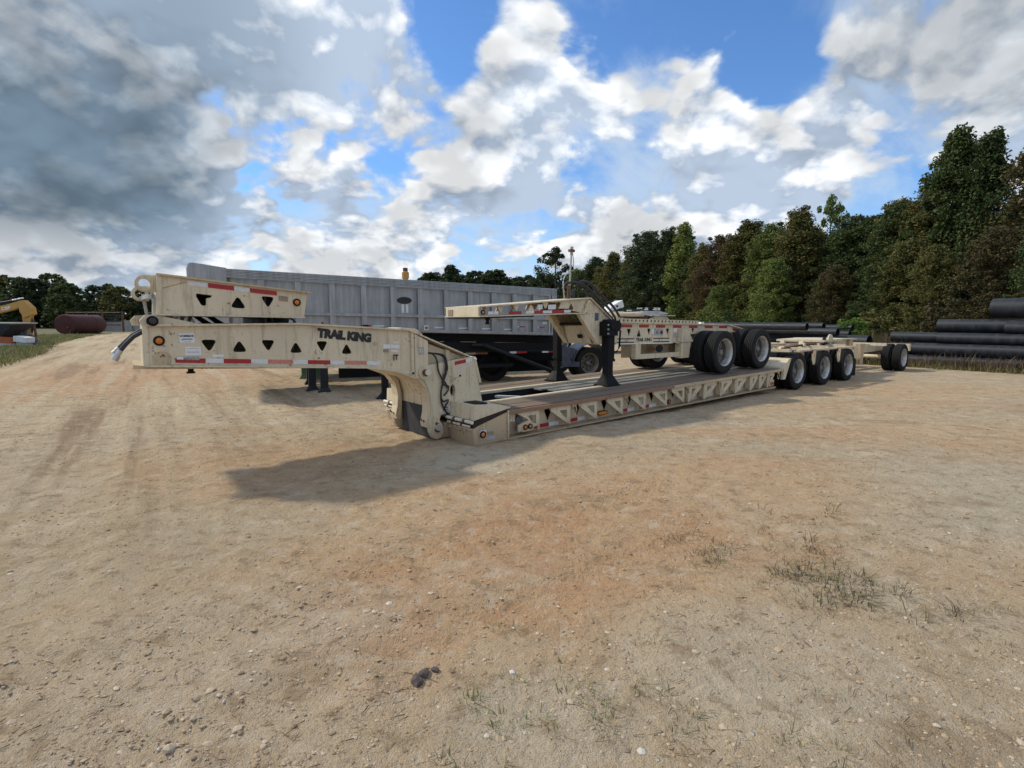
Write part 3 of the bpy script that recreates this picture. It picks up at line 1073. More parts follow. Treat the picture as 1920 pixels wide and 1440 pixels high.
for i, (x, y, h, mt, kd, wd, lb) in enumerate(EDGE_TREES):
    tree(kd, i, x, y, h, mt, lb, G_EDGE, wd * (1.0 if kd == 'open' or y < 34 else 1.22))
for i, (x, y, h, mt) in enumerate(((26.2, 44.5, 8.6, 'green'), (25.8, 49.5, 9.3, 'olive'), (25.6, 54.5, 9.6, 'green'), (25.0, 59.5, 9.7, 'light'), (24.4, 64.0, 9.4, 'olive'), (23.4, 69.0, 9.8, 'green'), (22.4, 73.5, 11.0, 'dark'), (19.6, 81.0, 10.6, 'green'), (17.2, 86.0, 10.2, 'dark'), (15.0, 91.5, 10.2, 'olive'), (13.0, 97.5, 10.2, 'green'), (10.4, 102.0, 9.8, 'dark'), (27.4, 39.5, 9.6, 'green'), (27.0, 36.5, 8.5, 'olive'))):
    tree('broad', i + 1, x, y, h, mt, 'leafy tree closing a gap in the treeline behind the pipes and tyres', 'gap filling trees of the right treeline', 1.2)
G_BACK = 'deeper trees behind the right treeline'
for i in range(34):
    y = 26 + i * 3.4
    x = 31.5 - max(0, (y - 60)) * .17 + random.uniform(-1.5, 2.5)
    tree('broad', i, x, y, random.uniform(8.2, 9.6) if y < 95 else random.uniform(8, 9.5), random.choice(['dark', 'green', 'olive', 'dark']), 'dark tree deep in the wood behind the right treeline', G_BACK, 1.4)
for i in range(26):
    y = 24 + i * 2.9
    x = 25.5 - max(0, (y - 60)) * .16 + random.uniform(-.8, 1.2)
    tree('bush', i, x, y, random.uniform(2.2, 3.6), random.choice(['dark', 'olive', 'rust', 'green', 'dark']), 'undergrowth shrub at the foot of the right treeline', 'undergrowth shrubs below the right treeline', 1.1, 'shrub', 'shrub')
for x, y, h, mt, wd, lb in ((14.9, 24.2, 1.75, 'bright', 1.0, 'bright green bush between the two pipe heaps'), (15.9, 25.3, 1.5, 'bright', 1.0, 'smaller bright green bush beside the dry weeds'),
                            (17.6, 26.6, 2.1, 'olive', 1.1, 'olive brown bush behind the end of the right pipe pile'), (11.6, 33.0, 2.6, 'light', .9, 'yellow green bush behind the double tyres'),
                            (13.2, 33.6, 2.2, 'green', .8, 'green bush just left of the pipe heap'), (19.6, 25.4, 2.6, 'rust', .9, 'brown leaved bush behind the upper black pipes'), (12.9, 27.8, 1.3, 'green', 1.3, 'low green bush on top of the left pipe heap')):
    tree('bush', int(x), x, y, h, mt, lb, 'bushes among the pipes', wd, 'shrub', 'bush')

for i, (x, y, h) in enumerate(((-25.0, 158, 13.2), (-19.5, 156, 13.6), (-13.2, 152, 13.5), (-8.0, 146, 12.4), (-4.8, 142, 12.2), (-1.0, 136, 11.4), (2.6, 131, 10.4), (5.6, 124, 10.2), (8.0, 118, 10.6), (-11.2, 150, 12.6), (-16.8, 158, 13.4), (-22.6, 162, 13.0))):
    tree('far', i, x, y, h, ['dark', 'green'][i % 2], 'dark tree filling the far row above the dump body', 'far row of trees above the dump body', 1.15)
FAR = [(-146.5, 124.5, 13.8), (-145.6, 126.4, 13.4), (-148.3, 131.3, 14.3), (-149.2, 134.9, 14.2), (-132.9, 123.0, 12.3), (-133.3, 126.6, 13.1), (-128.9, 129.4, 13.0), (-118.2, 122.7, 11.6), (-120.7, 128.5, 12.1), (-121.2, 133.2, 11.9), (-108.1, 122.2, 10.6), (-100.6, 116.2, 10.0), (-111.6, 134.2, 12.0), (-95.9, 118.9, 9.7), (-91.7, 114.1, 9.3), (-100.1, 132.8, 9.9), (-95.6, 131.7, 9.7), (-82.4, 115.8, 8.8), (-88.4, 132.8, 8.8), (-76.6, 116.9, 8.0), (-72.3, 118.6, 8.0), (-79.2, 134.8, 8.5), (-67.7, 121.4, 7.8), (-70.4, 129.7, 8.6), (-63.7, 123.1, 8.5), (-58.8, 119.6, 7.5), (-54.1, 123.6, 7.4), (-49.0, 113.8, 7.5), (-47.1, 119.5, 7.8), (-42.8, 115.6, 7.2), (-38.4, 120.7, 7.1), (-34.6, 126.3, 7.6), (-29.7, 121.9, 7.4), (-25.7, 118.9, 7.5), (-20.5, 125.3, 7.6)]
for i, (x, y, h) in enumerate(FAR):
    tree('far', i, x, y, h * random.uniform(.97, 1.06), random.choice(['dark', 'dark', 'green', 'olive']), 'dark leafy tree in the far wood on the left', 'trees of the far wood on the left', 1.25)
for i, (x, y, h) in enumerate(FAR[::2]):
    tree('far', i + 1, x + 3, y - 5, h * .72, random.choice(['dark', 'green']), 'lower dark tree at the front of the far left wood', 'trees along the front of the far left wood', 1.35)
for i in range(14):
    x = -150 + i * 9.5
    tree('far', i, x, 140 + (i % 3) * 3, 8.5 - i * .16, 'dark', 'dark tree at the back of the far left wood', 'trees at the back of the far left wood', 1.7)

# ------------------------------------------------------------------ wheels
def tyre_mesh(R0=.462, w=.25, rin=.295):
    h = w / 2
    prof = [(rin, -h * .80), (rin + .02, -h * .92), (rin + .07, -h), (R0 - .05, -h * .98), (R0 - .018, -h * .90), (R0 - .003, -h * .80)]
    for g0 in (-.52, -.18, .18, .52):
        prof += [(R0, h * (g0 - .05)), (R0 - .016, h * (g0 - .04)), (R0 - .016, h * (g0 + .04)), (R0, h * (g0 + .05))]
    prof += [(R0 - .003, h * .80), (R0 - .018, h * .90), (R0 - .05, h * .98), (rin + .07, h), (rin + .02, h * .92), (rin, h * .80)]
    return prof


def ring(cx, cz, r, n):
    return [(cx + r * math.cos(2 * PI * k / n), cz + r * math.sin(2 * PI * k / n)) for k in range(n)]


def make_wheel_meshes():
    t = MB().lathe(tyre_mesh(), 44, 'y').build('tyre', 'rubber', None, True)
    # rim seen from its open (deep) side: barrel runs inwards to a holed disc
    b = MB().lathe([(.300, -.118), (.303, -.105), (.292, -.098), (.276, -.090), (.262, -.06), (.255, .02), (.240, .075), (.240, .09), (.262, .09), (.285, .1), (.300, .112), (.304, .118), (.292, .118), (.272, .075), (.268, -.06), (.286, -.092)], 40, 'y', closed=True)
    holes = []
    for k in range(8):
        a = 2 * PI * k / 8
        cx, cz = .172 * math.cos(a), .172 * math.sin(a)
        holes.append([(cx + .034 * math.cos(q) * math.cos(a) - .024 * math.sin(q) * math.sin(a), cz + .034 * math.cos(q) * math.sin(a) + .024 * math.sin(q) * math.cos(a)) for q in [2 * PI * j / 9 for j in range(9)]])
    b.prism(ring(0, 0, .250, 40), .075, .088, holes)
    b.lathe([(.0005, -.03), (.055, -.03), (.068, -.015), (.075, .075)], 20, 'y')
    for k in range(10):
        a = 2 * PI * (k + .5) / 10
        b.tube([(.112 * math.cos(a), .075, .112 * math.sin(a)), (.112 * math.cos(a), .042, .112 * math.sin(a))], .014, 6)
    rm = b.build('wheel', 'rim', None, True)
    rm.data.materials.append(MAT['rim_disc'])
    for q in rm.data.polygons:
        c = q.center
        if math.hypot(c.x, c.z) < .25 and c.y > -.05:
            q.material_index = 1
    d = MB().lathe([(.0005, .108), (.24, .108)], 20, 'y').build('hub_shadow', 'black_paint')  # flat black disc paints the dark behind the wheel's holes
    out = (t.data, rm.data, d.data)
    for o in (t, rm, d):
        bpy.data.objects.remove(o)
    return out


TYRE, RIM, BACK = make_wheel_meshes()


def wheel(parent, x, y, z, far=False, s=1.0, mat=None, turn=None, inner=False):
    """one tyre on its rim; the open side of the rim faces -y unless far; inner wheels of a pair face the other way"""
    flip = far != inner
    o = link('wheel', RIM, parent, (x, y, z), (0, random.uniform(0, 6.28) if turn is None else turn, PI if flip else 0))
    o.scale = (s, s, s)
    if mat:
        for sl_ in o.material_slots[:2 if mat.startswith('black') else 1]:
            sl_.link = 'OBJECT'
            sl_.material = MAT[mat]
    link('tyre', TYRE, o)
    link('hub_shade_disc', BACK, o)
    return o


def duals(parent, x, y0, z, far=False, s=1.0, mat=None):
    """outer wheel at y0 (outer face) and its twin behind it"""
    sg = -1 if far else 1
    wheel(parent, x, y0 + sg * .125 * s, z, far, s, mat)
    wheel(parent, x, y0 + sg * .455 * s, z, far, s, mat, inner=True)


# ------------------------------------------------------------------ lowboy trailer
P0 = Vector((-0.5268, 7.3381, 0))
TH = R(39.12)
LB = empty('lowboy_trailer', P0, TH, 'long cream detachable gooseneck lowboy trailer with plank deck lying low on the dirt', 'trailer')
K = .0169                       # the deck climbs this much per metre to the rear


def dk(s, z=0.0):
    return z + K * s


def sloped(name, s0, s1, y0, y1, z0, z1, mat, parent=None, k=K):
    return MB().hexa([(s0, y0, z0 + k * s0), (s1, y0, z0 + k * s1), (s1, y1, z0 + k * s1), (s0, y1, z0 + k * s0),
                      (s0, y0, z1 + k * s0), (s1, y0, z1 + k * s1), (s1, y1, z1 + k * s1), (s0, y1, z1 + k * s0)]).build(name, mat, parent or LB)


RAIL = .398                     # rub rail top at s = 0
W = 2.59
for side in (0, 1):
    fy = (lambda y: y) if side == 0 else (lambda y: W - y)
    def sl(name, s0, s1, ya, yb, z0, z1, mat, k=K):
        a, b = sorted((fy(ya), fy(yb)))
        return sloped(name, s0, s1, a, b, z0, z1, mat, None, k)
    # outer web with triangular lightening holes
    holes = []
    for i, s in enumerate((1.54, 2.191, 2.854, 3.506, 4.169, 4.838)):
        holes.append(tri_hole(s + .02, dk(s, .205), .17, .19, False, .16, K))
    for i, s in enumerate((5.78, 6.45, 7.12, 7.78)):
        holes.append(tri_hole(s, dk(s, .20), .19, .19, True, .16, K))
    web = MB().prism([(.60, dk(.6, .01)), (8.72, dk(8.72, .01)), (8.95, dk(8.95, .22)), (8.98, dk(8.98, .36)), (.60, dk(.6, .36))], fy(.195) if side == 0 else fy(.21), fy(.21) if side == 0 else fy(.195), holes)
    web.build('side_web', 'cream', LB)
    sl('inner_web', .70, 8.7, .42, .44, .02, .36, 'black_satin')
    sl('bottom_flange', .0, 8.70, .015, .30, -.012, .010, 'cream_rusty')
    sl('rub_rail', .64, 4.6, .004, .05, RAIL - .045, RAIL + .012, 'rust_edge')
    sl('rub_rail', 4.62, 9.0, .004, .05, RAIL - .045, RAIL + .006, 'cream_rusty')
    sl('rail_ledge', .64, 9.0, .055, .17, RAIL - .02, RAIL - .004, 'cream')
    for i, (ya, yb) in enumerate(((.055, .222), (.228, .395), (.401, .568), (.574, .742))):
        zt = RAIL + .022 + random.uniform(-.004, .006)
        sl('plank', .62 + random.uniform(0, .06), 8.93 - random.uniform(0, .08), ya, yb, RAIL, zt, 'wood')
    sl('deck_beam', .45, 9.0, .750, .865, RAIL - .01, RAIL + .035, 'cream')
    sl('beam_web', .45, 9.0, .79, .82, .05, RAIL - .012, 'black_satin')  # black colour stands in for shade on a cream web
    # swing-out outriggers stowed along the side
    for i, s in enumerate((1.233, 1.889, 2.515, 3.176, 3.807, 4.445, 5.008)):
        L = .42
        zt, zb = dk(s, .335), dk(s, .055)
        pl = [(s - L, zt), (s, zt), (s, zb), (s - .05, zb + .005), (s - L + .02, zt - .05)]
        if i == 0 :
            pl = [(s - .42, zt), (s, zt), (s, zb + .06), (s - .40, zb + .0), (s - .40, zb + .10), (s - .20, zb + .16)]
        hole = [(s - .22, zt - .055), (s - .055, zt - .055), (s - .055, zt - .19), (s - .12, zt - .165)]
        b = MB().prism(pl, fy(.045), fy(.075), [hole])
        b.box(s - L, s, min(fy(.045), fy(.13)), max(fy(.045), fy(.13)), zt, zt + .022)
        b.tube([(s + .012, fy(.07), zb - .02), (s + .012, fy(.07), zt + .02)], .022, 8)
        b.build('outrigger', 'cream', LB)
    for s0, s1 in ((5.184, 5.60), (5.732, 6.16), (6.354, 6.76), (6.941, 7.36), (7.57, 7.87), (7.975, 8.27), (8.36, 8.66)):
        zt, zb = dk(s0, .33), dk(s0, .045)
        h1 = [(s0 + .08, zt - .05), (s0 + .08, zt - .17), (s0 + .24 * (s1 - s0) / .42, zt - .05)]
        pl = [(s0, zb), (s0 + .07, zb), (s1, zt - .05), (s1, zt), (s0, zt)]
        b = MB().prism(pl, fy(.045), fy(.075), [h1])
        b.box(s0, s1, min(fy(.045), fy(.13)), max(fy(.045), fy(.13)), zt, zt + .022)
        b.box(s0 - .035, s0 + .012, min(fy(.05), fy(.17)), max(fy(.05), fy(.17)), zb + .02, zt)
        b.tube([(s0 - .012, fy(.06), zb - .025), (s0 - .012, fy(.06), zb + .05)], .027, 8)
        b.build('outrigger', 'cream', LB)
    for s in (1.985, 3.258, 5.10, 6.28, 8.84):
        zc = dk(s, .285)
        b = MB()
        pth = [(s + .045 * math.sin(q) * 1.0, fy(.035), zc - .035 + .075 * math.cos(q)) for q in [2 * PI * j / 14 for j in range(15)]]
        b.tube(pth, .011, 7, False)
        b.box(s - .05, s + .05, min(fy(.03), fy(.17)), max(fy(.03), fy(.17)), zc + .035, zc + .06)
        b.build('tie_ring', 'cream_rusty' if side == 0 else 'cream', LB)
    # front box beside the gooseneck: tapered cap over a hinged nose
    y0, y1 = sorted((fy(.0), fy(.60)))
    MB().prism([(.008, .345), (.02, .548), (.40, .520), (.66, .478), (.64, .462)], y0, y1).build('front_box', 'cream', LB)
    MB().box(.14, .36, y0 + .16, y1 - .16, .530, .548).build('box_recess', 'black_paint', LB)
    MB().prism([(.03, -.004), (.60, .006), (.60, .405), (.10, .265), (-.005, .225)], y0 + .004, y1 - .004).build('box_body', 'cream_rusty', LB)
    MB().prism([(.03, .345), (.64, .462), (.60, .405), (.10, .265), (.02, .235)], y0 + .022, y1 - .022).build('box_gap', 'dark_rust', LB)
    MB().prism([(.60, .012), (.625, .012), (.625, .43), (.60, .42)], y0 - .006, y0 + .03).build('box_rib', 'cream', LB)
    for (sx, zz, rr, a, b_) in ((-.030, .328, .025, y0 - .02, y1 + .01), (-.020, .262, .018, y0 + .06, y1 + .005)):
        h = MB()
        h.tube([(sx, a, zz), (sx, b_, zz)], rr, 12)
        h.build('hinge_pin', 'pale_cream', LB, True)
        for q in (.16, .40):
            MB().tube([(sx, a + q, zz), (sx, a + q + .045, zz)], rr * 1.25, 12).build('hinge_collar', 'rust', LB, True)
    MB().prism([(-.03, .215), (-.02, .235), (.02, .235), (.02, .215)], y0 + .02, y1 - .05).build('hinge_bar', 'cream_rusty', LB)
    MB().prism([(-.036, .19), (-.02, .205), (.02, .205), (.02, .19)], y0 + .14, y1 - .02).build('hinge_bar', 'cream_rusty', LB)
    sl('latch_block', .655, .82, .10, .17, .22, .34, 'cream', K)
    MB().tube([(.88, fy(.09), dk(.88, .245)), (.88, fy(.17), dk(.88, .245))], .05, 12).build('drain_socket', 'fender_blue', LB, True)
    # tri-axle bogie
    for s in (9.83, 11.41, 13.0):
        duals(LB, s, fy(0.0), .455, side == 1)
        MB().tube([(s, fy(.30), .455), (s, W / 2, .455)], .065, 12).build('axle_tube', 'cream', LB, True)
    bz = 17.79
    duals(LB, bz, fy(0.0), .455, side == 1)
    MB().tube([(bz, fy(.30), .455), (bz, W / 2, .455)], .065, 12).build('axle_tube', 'cream', LB, True)

# markings on the near side
for a, b, c in ((1.278, 1.577, 1.796), (1.926, 2.217, 2.394), (3.201, 3.49, 3.685), (3.834, 4.112, 4.327), (5.265, 5.411, 5.579), (5.779, 6.028, 6.259), (7.021, 7.22, 7.431)):
    flat('reflector_tape', a, b, dk(a, .030), dk(a, .088), .195, 'tape_red', LB, K)
    flat('reflector_tape', b + .003, c, dk(b, .030), dk(b, .088), .195, 'tape_white', LB, K)
flat('reflector_tape', 7.70, 7.80, dk(7.7, .035), dk(7.7, .085), .17, 'tape_white', LB, K)
flat('lamp_plate', .10, .225, .075, .20, -.001, 'white_paint', LB)
lamp('side_lamp', .158, .138, -.006, .052, LB)
flat('sticker', .245, .35, .118, .162, .003, 'sticker_brown', LB)
flat('sticker', .235, .37, .050, .108, .003, 'sticker_grey', LB)
flat('sticker', .245, .32, .168, .195, .003, 'sticker_grey', LB)
MB().prism([(.905, .07), (1.10, .075), (1.10, .20), (1.0, .23), (.905, .18)], .035, .16).build('lamp_housing', 'cream', LB)
lamp('marker_lamp', .958, .138, .032, .042, LB)
lamp('marker_lamp', 1.052, .142, .032, .042, LB)
for s in (2.79, 6.615):
    MB().prism([(s + .09 * math.cos(q) + (.05 if math.cos(q) > 0 else -.05), dk(s, .095) + .04 * math.sin(q)) for q in [2 * PI * (j + .5) / 14 for j in range(14)]], .150, .168).build('side_lamp', 'black_paint', LB)
    MB().prism([(s + .07 * math.cos(q) + (.05 if math.cos(q) > 0 else -.05), dk(s, .095) + .028 * math.sin(q)) for q in [2 * PI * (j + .5) / 14 for j in range(14)]], .143, .152).build('lens', 'amber', LB)
lamp('side_lamp', 4.70, dk(4.7, .075), .168, .045, LB, 'amber')
MB().prism([(8.36, dk(8.4, .05)), (8.60, dk(8.6, .05)), (8.60, dk(8.6, .18)), (8.42, dk(8.4, .18))], .02, .09).build('lamp_housing', 'cream', LB)
lamp('marker_lamp', 8.46, dk(8.46, .105), .018, .034, LB, 'amber', 'red_lens')
lamp('marker_lamp', 8.54, dk(8.54, .105), .018, .034, LB, 'amber', 'red_lens')

# the well between the two plank runways; its shade is painted as black parts
for s in np.arange(.9, 8.9, .62):
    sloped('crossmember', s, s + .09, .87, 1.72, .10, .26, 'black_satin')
sloped('well_shade_floor', .6, 9.0, .87, 1.72, .05, .065, 'black_satin')
for ya, yb in ((.90, 1.11), (1.19, 1.40), (1.48, 1.69)):
    sloped('deck_plate', 2.55 + random.uniform(0, .12), 8.95, ya, yb, RAIL - .03, RAIL - .004 + random.uniform(-.004, .004), 'deck_grey')
MB().hexa([(1.55, 1.55, .36), (1.62, 1.55, .36), (2.0, 1.0, .36), (1.93, 1.0, .36), (1.55, 1.55, .40), (1.62, 1.55, .40), (2.0, 1.0, .40), (1.93, 1.0, .40)]).build('well_brace', 'white_paint', LB)

# rear transition and frame over the axles
for ya, yb in ((.0, .60), (1.99, 2.59)):
    MB().prism([(8.985, .54), (9.06, .565), (9.30, .765), (9.285, .79), (9.02, .605)], ya, yb).build('ramp_plate', 'cream', LB)
    MB().prism([(9.305, .76), (9.38, .775), (9.38, .795), (9.29, .79)], ya, yb).build('ramp_lip', 'cream', LB)
MB().prism([(9.0, .30), (9.12, .30), (9.36, .765), (9.28, .765), (9.03, .56)], -.002, .06).build('ramp_side', 'cream', LB)
MB().prism([(9.0, .30), (9.12, .30), (9.36, .765), (9.28, .765), (9.03, .56)], 2.53, 2.592).build('ramp_side', 'cream', LB)
for ya, yb in ((.72, .88), (1.71, 1.87)):
    MB().prism([(8.9, .50), (9.5, .66), (14.1, .70), (14.1, .92), (9.4, .93), (8.9, .54)], ya, yb).build('frame_rail', 'cream_rusty', LB)
for ya, yb, in ((.02, .10), (2.49, 2.57)):
    MB().prism([(9.85, .93), (13.4, .93), (13.4, .975), (9.85, .975)], ya, yb).build('fender_rail', 'cream', LB)
for s in (10.63, 12.22):
    for far in (0, 1):
        a, b = (.10, .56) if not far else (2.03, 2.49)
        MB().box(s - .42, s + .10, a + .18, a + .215, .64, .93).build('fender_panel', 'cream_rusty', LB)
        y = .02 if not far else 2.54
        MB().prism([(s - .02, .96), (s + .20, .96), (s + .16, .62), (s + .10, .56), (s + .05, .60)], y, y + .03, [[(s + .06, .84), (s + .13, .84), (s + .10, .70)]]).build('fender_bracket', 'cream', LB)
        if not far:
            flat('reflector', s - .10, s - .01, .865, .955, .018, 'red_lens', LB)
MB().box(13.35, 13.62, .02, .62, .62, .96).build('tail_box', 'cream', LB)
MB().box(13.35, 13.62, 1.97, 2.57, .62, .96).build('tail_box', 'cream', LB)
for i, (s0, s1, z0, z1) in enumerate(((9.5, 9.62, .93, 1.0), (10.6, 10.7, .93, 1.0), (11.7, 11.82, .93, 1.02), (12.9, 13.0, .93, 1.02))):
    MB().box(s0, s1, .10, 2.49, z0, z1).build('cross_beam', 'cream', LB)
for y, z in ((.95, 1.0), (1.25, 1.02), (1.62, 1.0)):
    MB().tube([(9.4, y, z), (10.8, y + .05, z + .015), (12.3, y - .06, z + .01), (13.2, y, z + .02)], .022, 6).build('air_line', 'cream_rusty', LB, True)
MB().box(9.6, 13.2, 1.05, 1.55, .95, .975).build('deck_sheet', 'dark_rust', LB)
for s, y, h in ((10.3, .6, .06), (11.4, .55, .12), (11.9, .8, .16), (12.5, 1.6, .14), (11.1, 1.7, .1), (12.2, .5, .09)):
    MB().prism([(s - .07, .96), (s + .07, .96), (s + .05, .97 + h), (s - .04, .97 + h)], y, y + .12).build('lug', 'cream', LB)
MB().prism([(12.6, 1.08), (14.0, 1.10), (14.0, 1.16), (12.6, 1.14)], .55, 1.9).build('turntable_plate', 'cream', LB)
MB().prism([(12.5, .95), (13.9, .95), (13.9, 1.08), (12.6, 1.08)], .85, 1.7).build('turntable_base', 'dark_rust', LB)
MB().box(9.5, 13.3, .42, .70, .66, .90).build('axle_shroud', 'black_satin', LB)
MB().tube([(10.2, .62, .98), (11.2, .62, 1.03), (12.6, .58, 1.06)], .03, 7).build('air_line', 'rust', LB, True)
MB().disc(13.25, 1.13, .17, .62, .66).build('lifting_eye', 'cream', LB, True)
MB().disc(12.85, 1.11, .11, .62, .66).build('lifting_eye', 'black_paint', LB, True)
MB().box(13.62, 13.74, .08, .36, .10, .58).build('mud_flap', 'rubber', LB)
MB().box(13.62, 13.74, 2.23, 2.51, .10, .58).build('mud_flap', 'rubber', LB)
MB().prism([(13.9, .62), (15.35, .60), (15.35, 1.10), (13.9, 1.13)], .78, 1.81).build('stinger_box', 'cream', LB)
MB().prism([(13.8, 1.13), (15.4, 1.10), (15.4, 1.135), (13.8, 1.165)], .66, 1.93).build('stinger_top', 'cream', LB)
MB().prism([(14.9, .60), (15.2, .60), (15.2, 1.09), (14.9, 1.10)], .70, .78).build('stinger_gusset', 'cream_rusty', LB)
MB().tube([(14.0, .55, .62), (14.9, .75, .60)], .07, 12).build('stinger_cylinder', 'cream', LB, True)
MB().prism([(14.0, .36), (15.9, .34), (15.9, .58), (14.0, .60)], .95, 1.64).build('stinger_beam', 'cream_rusty', LB)
MB().prism([(15.75, .62), (18.5, .66), (18.5, .86), (15.75, .95)], .80, .92).build('booster_rail', 'cream', LB)
MB().prism([(15.75, .62), (18.5, .66), (18.5, .86), (15.75, .95)], 1.67, 1.79).build('booster_rail', 'cream', LB)
MB().prism([(15.8, .28), (16.02, .28), (16.10, .95), (15.75, .95)], .66, .80).build('booster_hanger', 'cream_rusty', LB)
MB().prism([(15.8, .28), (16.02, .28), (16.10, .95), (15.75, .95)], 1.79, 1.93).build('booster_hanger', 'cream', LB)
MB().box(18.35, 18.5, .03, 2.56, .66, .90).build('tail_beam', 'cream', LB)
MB().box(16.9, 17.0, .3, 2.3, .86, .95).build('cross_beam', 'cream', LB)
MB().box(18.30, 18.34, .05, .60, .14, .66).build('mud_flap', 'rubber', LB)
MB().box(18.30, 18.34, 1.99, 2.54, .14, .66).build('mud_flap', 'rubber', LB)

# gooseneck: a holed near web and a far web closed to darken the inside
GN, GF = .65, 1.70
top = [(-3.57, 1.648), (-2.05, 1.658), (-1.53, 1.628), (-.613, 1.571), (.37, 1.178)]
bot = [(-3.60, 1.240), (-1.20, 1.095), (-.80, 1.025), (-.50, .905), (-.30, .80)]
side = [(-3.57, 1.64), (-2.05, 1.65), (-1.53, 1.62), (-.613, 1.563), (-.32, 1.43), (-.32, .83), (-.50, .915), (-.80, 1.035), (-1.20, 1.105), (-3.59, 1.25)]
hl = []
for i, (s, z) in enumerate(((-3.011, 1.425), (-2.709, 1.420), (-2.405, 1.408), (-2.094, 1.388), (-1.782, 1.380), (-1.472, 1.352))):
    hl.append(tri_hole(s, z,   .168 - i * .003, .138, i % 2 == 1, .30, -.03))
MB().prism(side, GN, GN + .02, hl).build('gooseneck_web', 'cream', LB)
MB().prism(side, GF - .02, GF).build('gooseneck_web', 'cream', LB)
MB().prism([(-.32, 1.40), (.37, 1.155), (.40, .9), (-.32, .83)], GN + .07, GN + .09).build('rear_web', 'cream', LB)
MB().prism([(-.32, 1.40), (.37, 1.155), (.40, .9), (-.32, .83)], GF - .09, GF - .07).build('rear_web', 'cream', LB)
MB().prism([(.0, .95), (.06, .95), (.06, 1.27), (.0, 1.29)], GN + .005, GN + .072).build('web_stiffener', 'cream', LB)


def strip(pts, th, y0, y1, name, mat='cream'):
    up = [(x, z + th) for x, z in pts]
    return MB().prism(pts + up[::-1], y0, y1).build(name, mat, LB)


strip([(x, z - .008) for x, z in top], .022, GN - .045, GF + .045, 'top_flange')
strip([(x, z - .008) for x, z in bot[:4]], .020, GN - .045, GF + .045, 'bottom_flange')
MB().prism([(-3.615, 1.232), (-3.565, 1.232), (-3.555, 1.655), (-3.60, 1.655)], GN - .015, GF + .015).build('nose_plate', 'cream', LB)
MB().prism([(-3.70, 1.215), (-3.55, 1.205), (-1.9, 1.125), (-1.9, 1.135), (-3.58, 1.232), (-3.70, 1.25)], GN + .02, GF - .02).build('skid_plate', 'cream_rusty', LB)
MB().lathe([(.0005, 0), (.045, 0), (.045, .018), (.030, .022), (.030, .075), (.050, .085), (.050, .11)], 16, 'z', (-3.13, 1.10, 1.105)).build('king_pin', 'black_paint', LB, True)
MB().prism([(-.575, .96), (-.53, .94), (-.53, 1.535), (-.575, 1.555)], GN - .028, GN).build('web_stiffener', 'cream', LB)
MB().prism([(-.525, .93), (-.322, .83), (-.322, 1.415), (-.525, 1.52)], GN - .040, GN - .002).build('hinge_cover', 'cream', LB)
# swing arm plate with its pin, hoses and legs
for y0, y1, near in ((GN - .045, GN + .03, True), (GF - .03, GF + .045, False)):
    arm = [(-.42, .93), (-.45, .99), (-.43, 1.05), (-.37, 1.085), (-.29, 1.09), (.435, 1.178), (.60, .47), (.62, .34), (.02, .39), (-.13, .36), (-.16, .30), (-.10, .20), (-.09, .12), (-.13, .04), (-.20, .015), (-.27, .05), (-.31, .13), (-.33, .27), (-.295, .40), (-.285, .52), (-.30, .66), (-.34, .78)]
    slot = [(.07 + .045 * math.cos(q), .70 + .085 * math.sin(q)) for q in [2 * PI * j / 12 for j in range(12)]] if near else []
    MB().prism(arm, y0, y1, [slot] if slot else []).build('swing_arm', 'cream', LB)
    yo = y0 if near else y1
    sg = -1 if near else 1
    def pin(s, z, r, h, mat, name):
        return MB().tube([(s, yo - sg * .01, z), (s, yo + sg * h, z)], r, 18).build(name, mat, LB, True)
    pin(-.385, .985, .098, .018, 'cream', 'hinge_boss')
    pin(-.385, .985, .048, .055, 'rust', 'hinge_washer')
    pin(-.37, .99, .042, .085, 'pale_cream', 'hinge_pin')
    pin(-.20, .165, .042, .03, 'rust', 'foot_washer')
    pin(-.205, .185, .034, .07, 'sticker_grey', 'foot_pin')
    pin(-.21, .25, .020, .01, 'rust', 'foot_bolt')
    # leg box front
    a, b = (y0 + .02, y0 + .20) if near else (y1 - .20, y1 - .02)
    MB().prism([(-.80, 1.03), (-.60, .965), (-.44, .86), (-.345, .74), (-.315, .56), (-.325, .40), (-.36, .27), (-.345, .20), (-.27, .19), (-.25, .40), (-.26, .60), (-.30, .80), (-.42, .93), (-.60, 1.03)], a, b).build('leg', 'cream', LB)
    MB().tube([(-.375, a + .06, .30), (-.33, (a + b) / 2, .235), (-.375, b - .02, .32)], .010, 6).build('foot_keeper', 'rust', LB)
MB().prism([(-.70, 1.03), (-.45, .95), (-.28, .80), (-.22, .62), (-.22, .40), (-.19, .40), (-.19, .64), (-.25, .84), (-.42, .99), (-.68, 1.06)], GN + .13, GF - .13).build('leg_web', 'cream', LB)
MB().prism([(-.235, .03), (-.205, .03), (-.205, .47), (-.235, .47)], GN + .12, GF - .13).build('mud_flap', 'mud_rubber', LB)
MB().prism([(-.09, .02), (.30, .02), (.02, .24), (-.06, .24)], GN, GF).build('foot_wedge', 'cream_rusty', LB)
MB().prism([(.30, .02), (.58, .02), (.58, .36), (.30, .36)], GN + .02, GF - .02).build('deck_nose', 'black_satin', LB)
MB().prism([(.02, .30), (.48, .36), (.48, .395), (.02, .335)], GN - .01, GF + .01).build('cross_bar', 'cream', LB)
MB().prism([(.43, 1.18), (.475, 1.17), (.58, .78), (.535, .78)], GN - .05, GF + .05).build('arm_back', 'cream', LB)
MB().tube([(.455, GN - .03, 1.14), (.455, GN - .085, 1.14)], .018, 8).build('grease_pin', 'white_paint', LB)
flat('reflector_tape', .11, .30, 1.065, 1.115, GN - .046, 'tape_red', LB, .135)
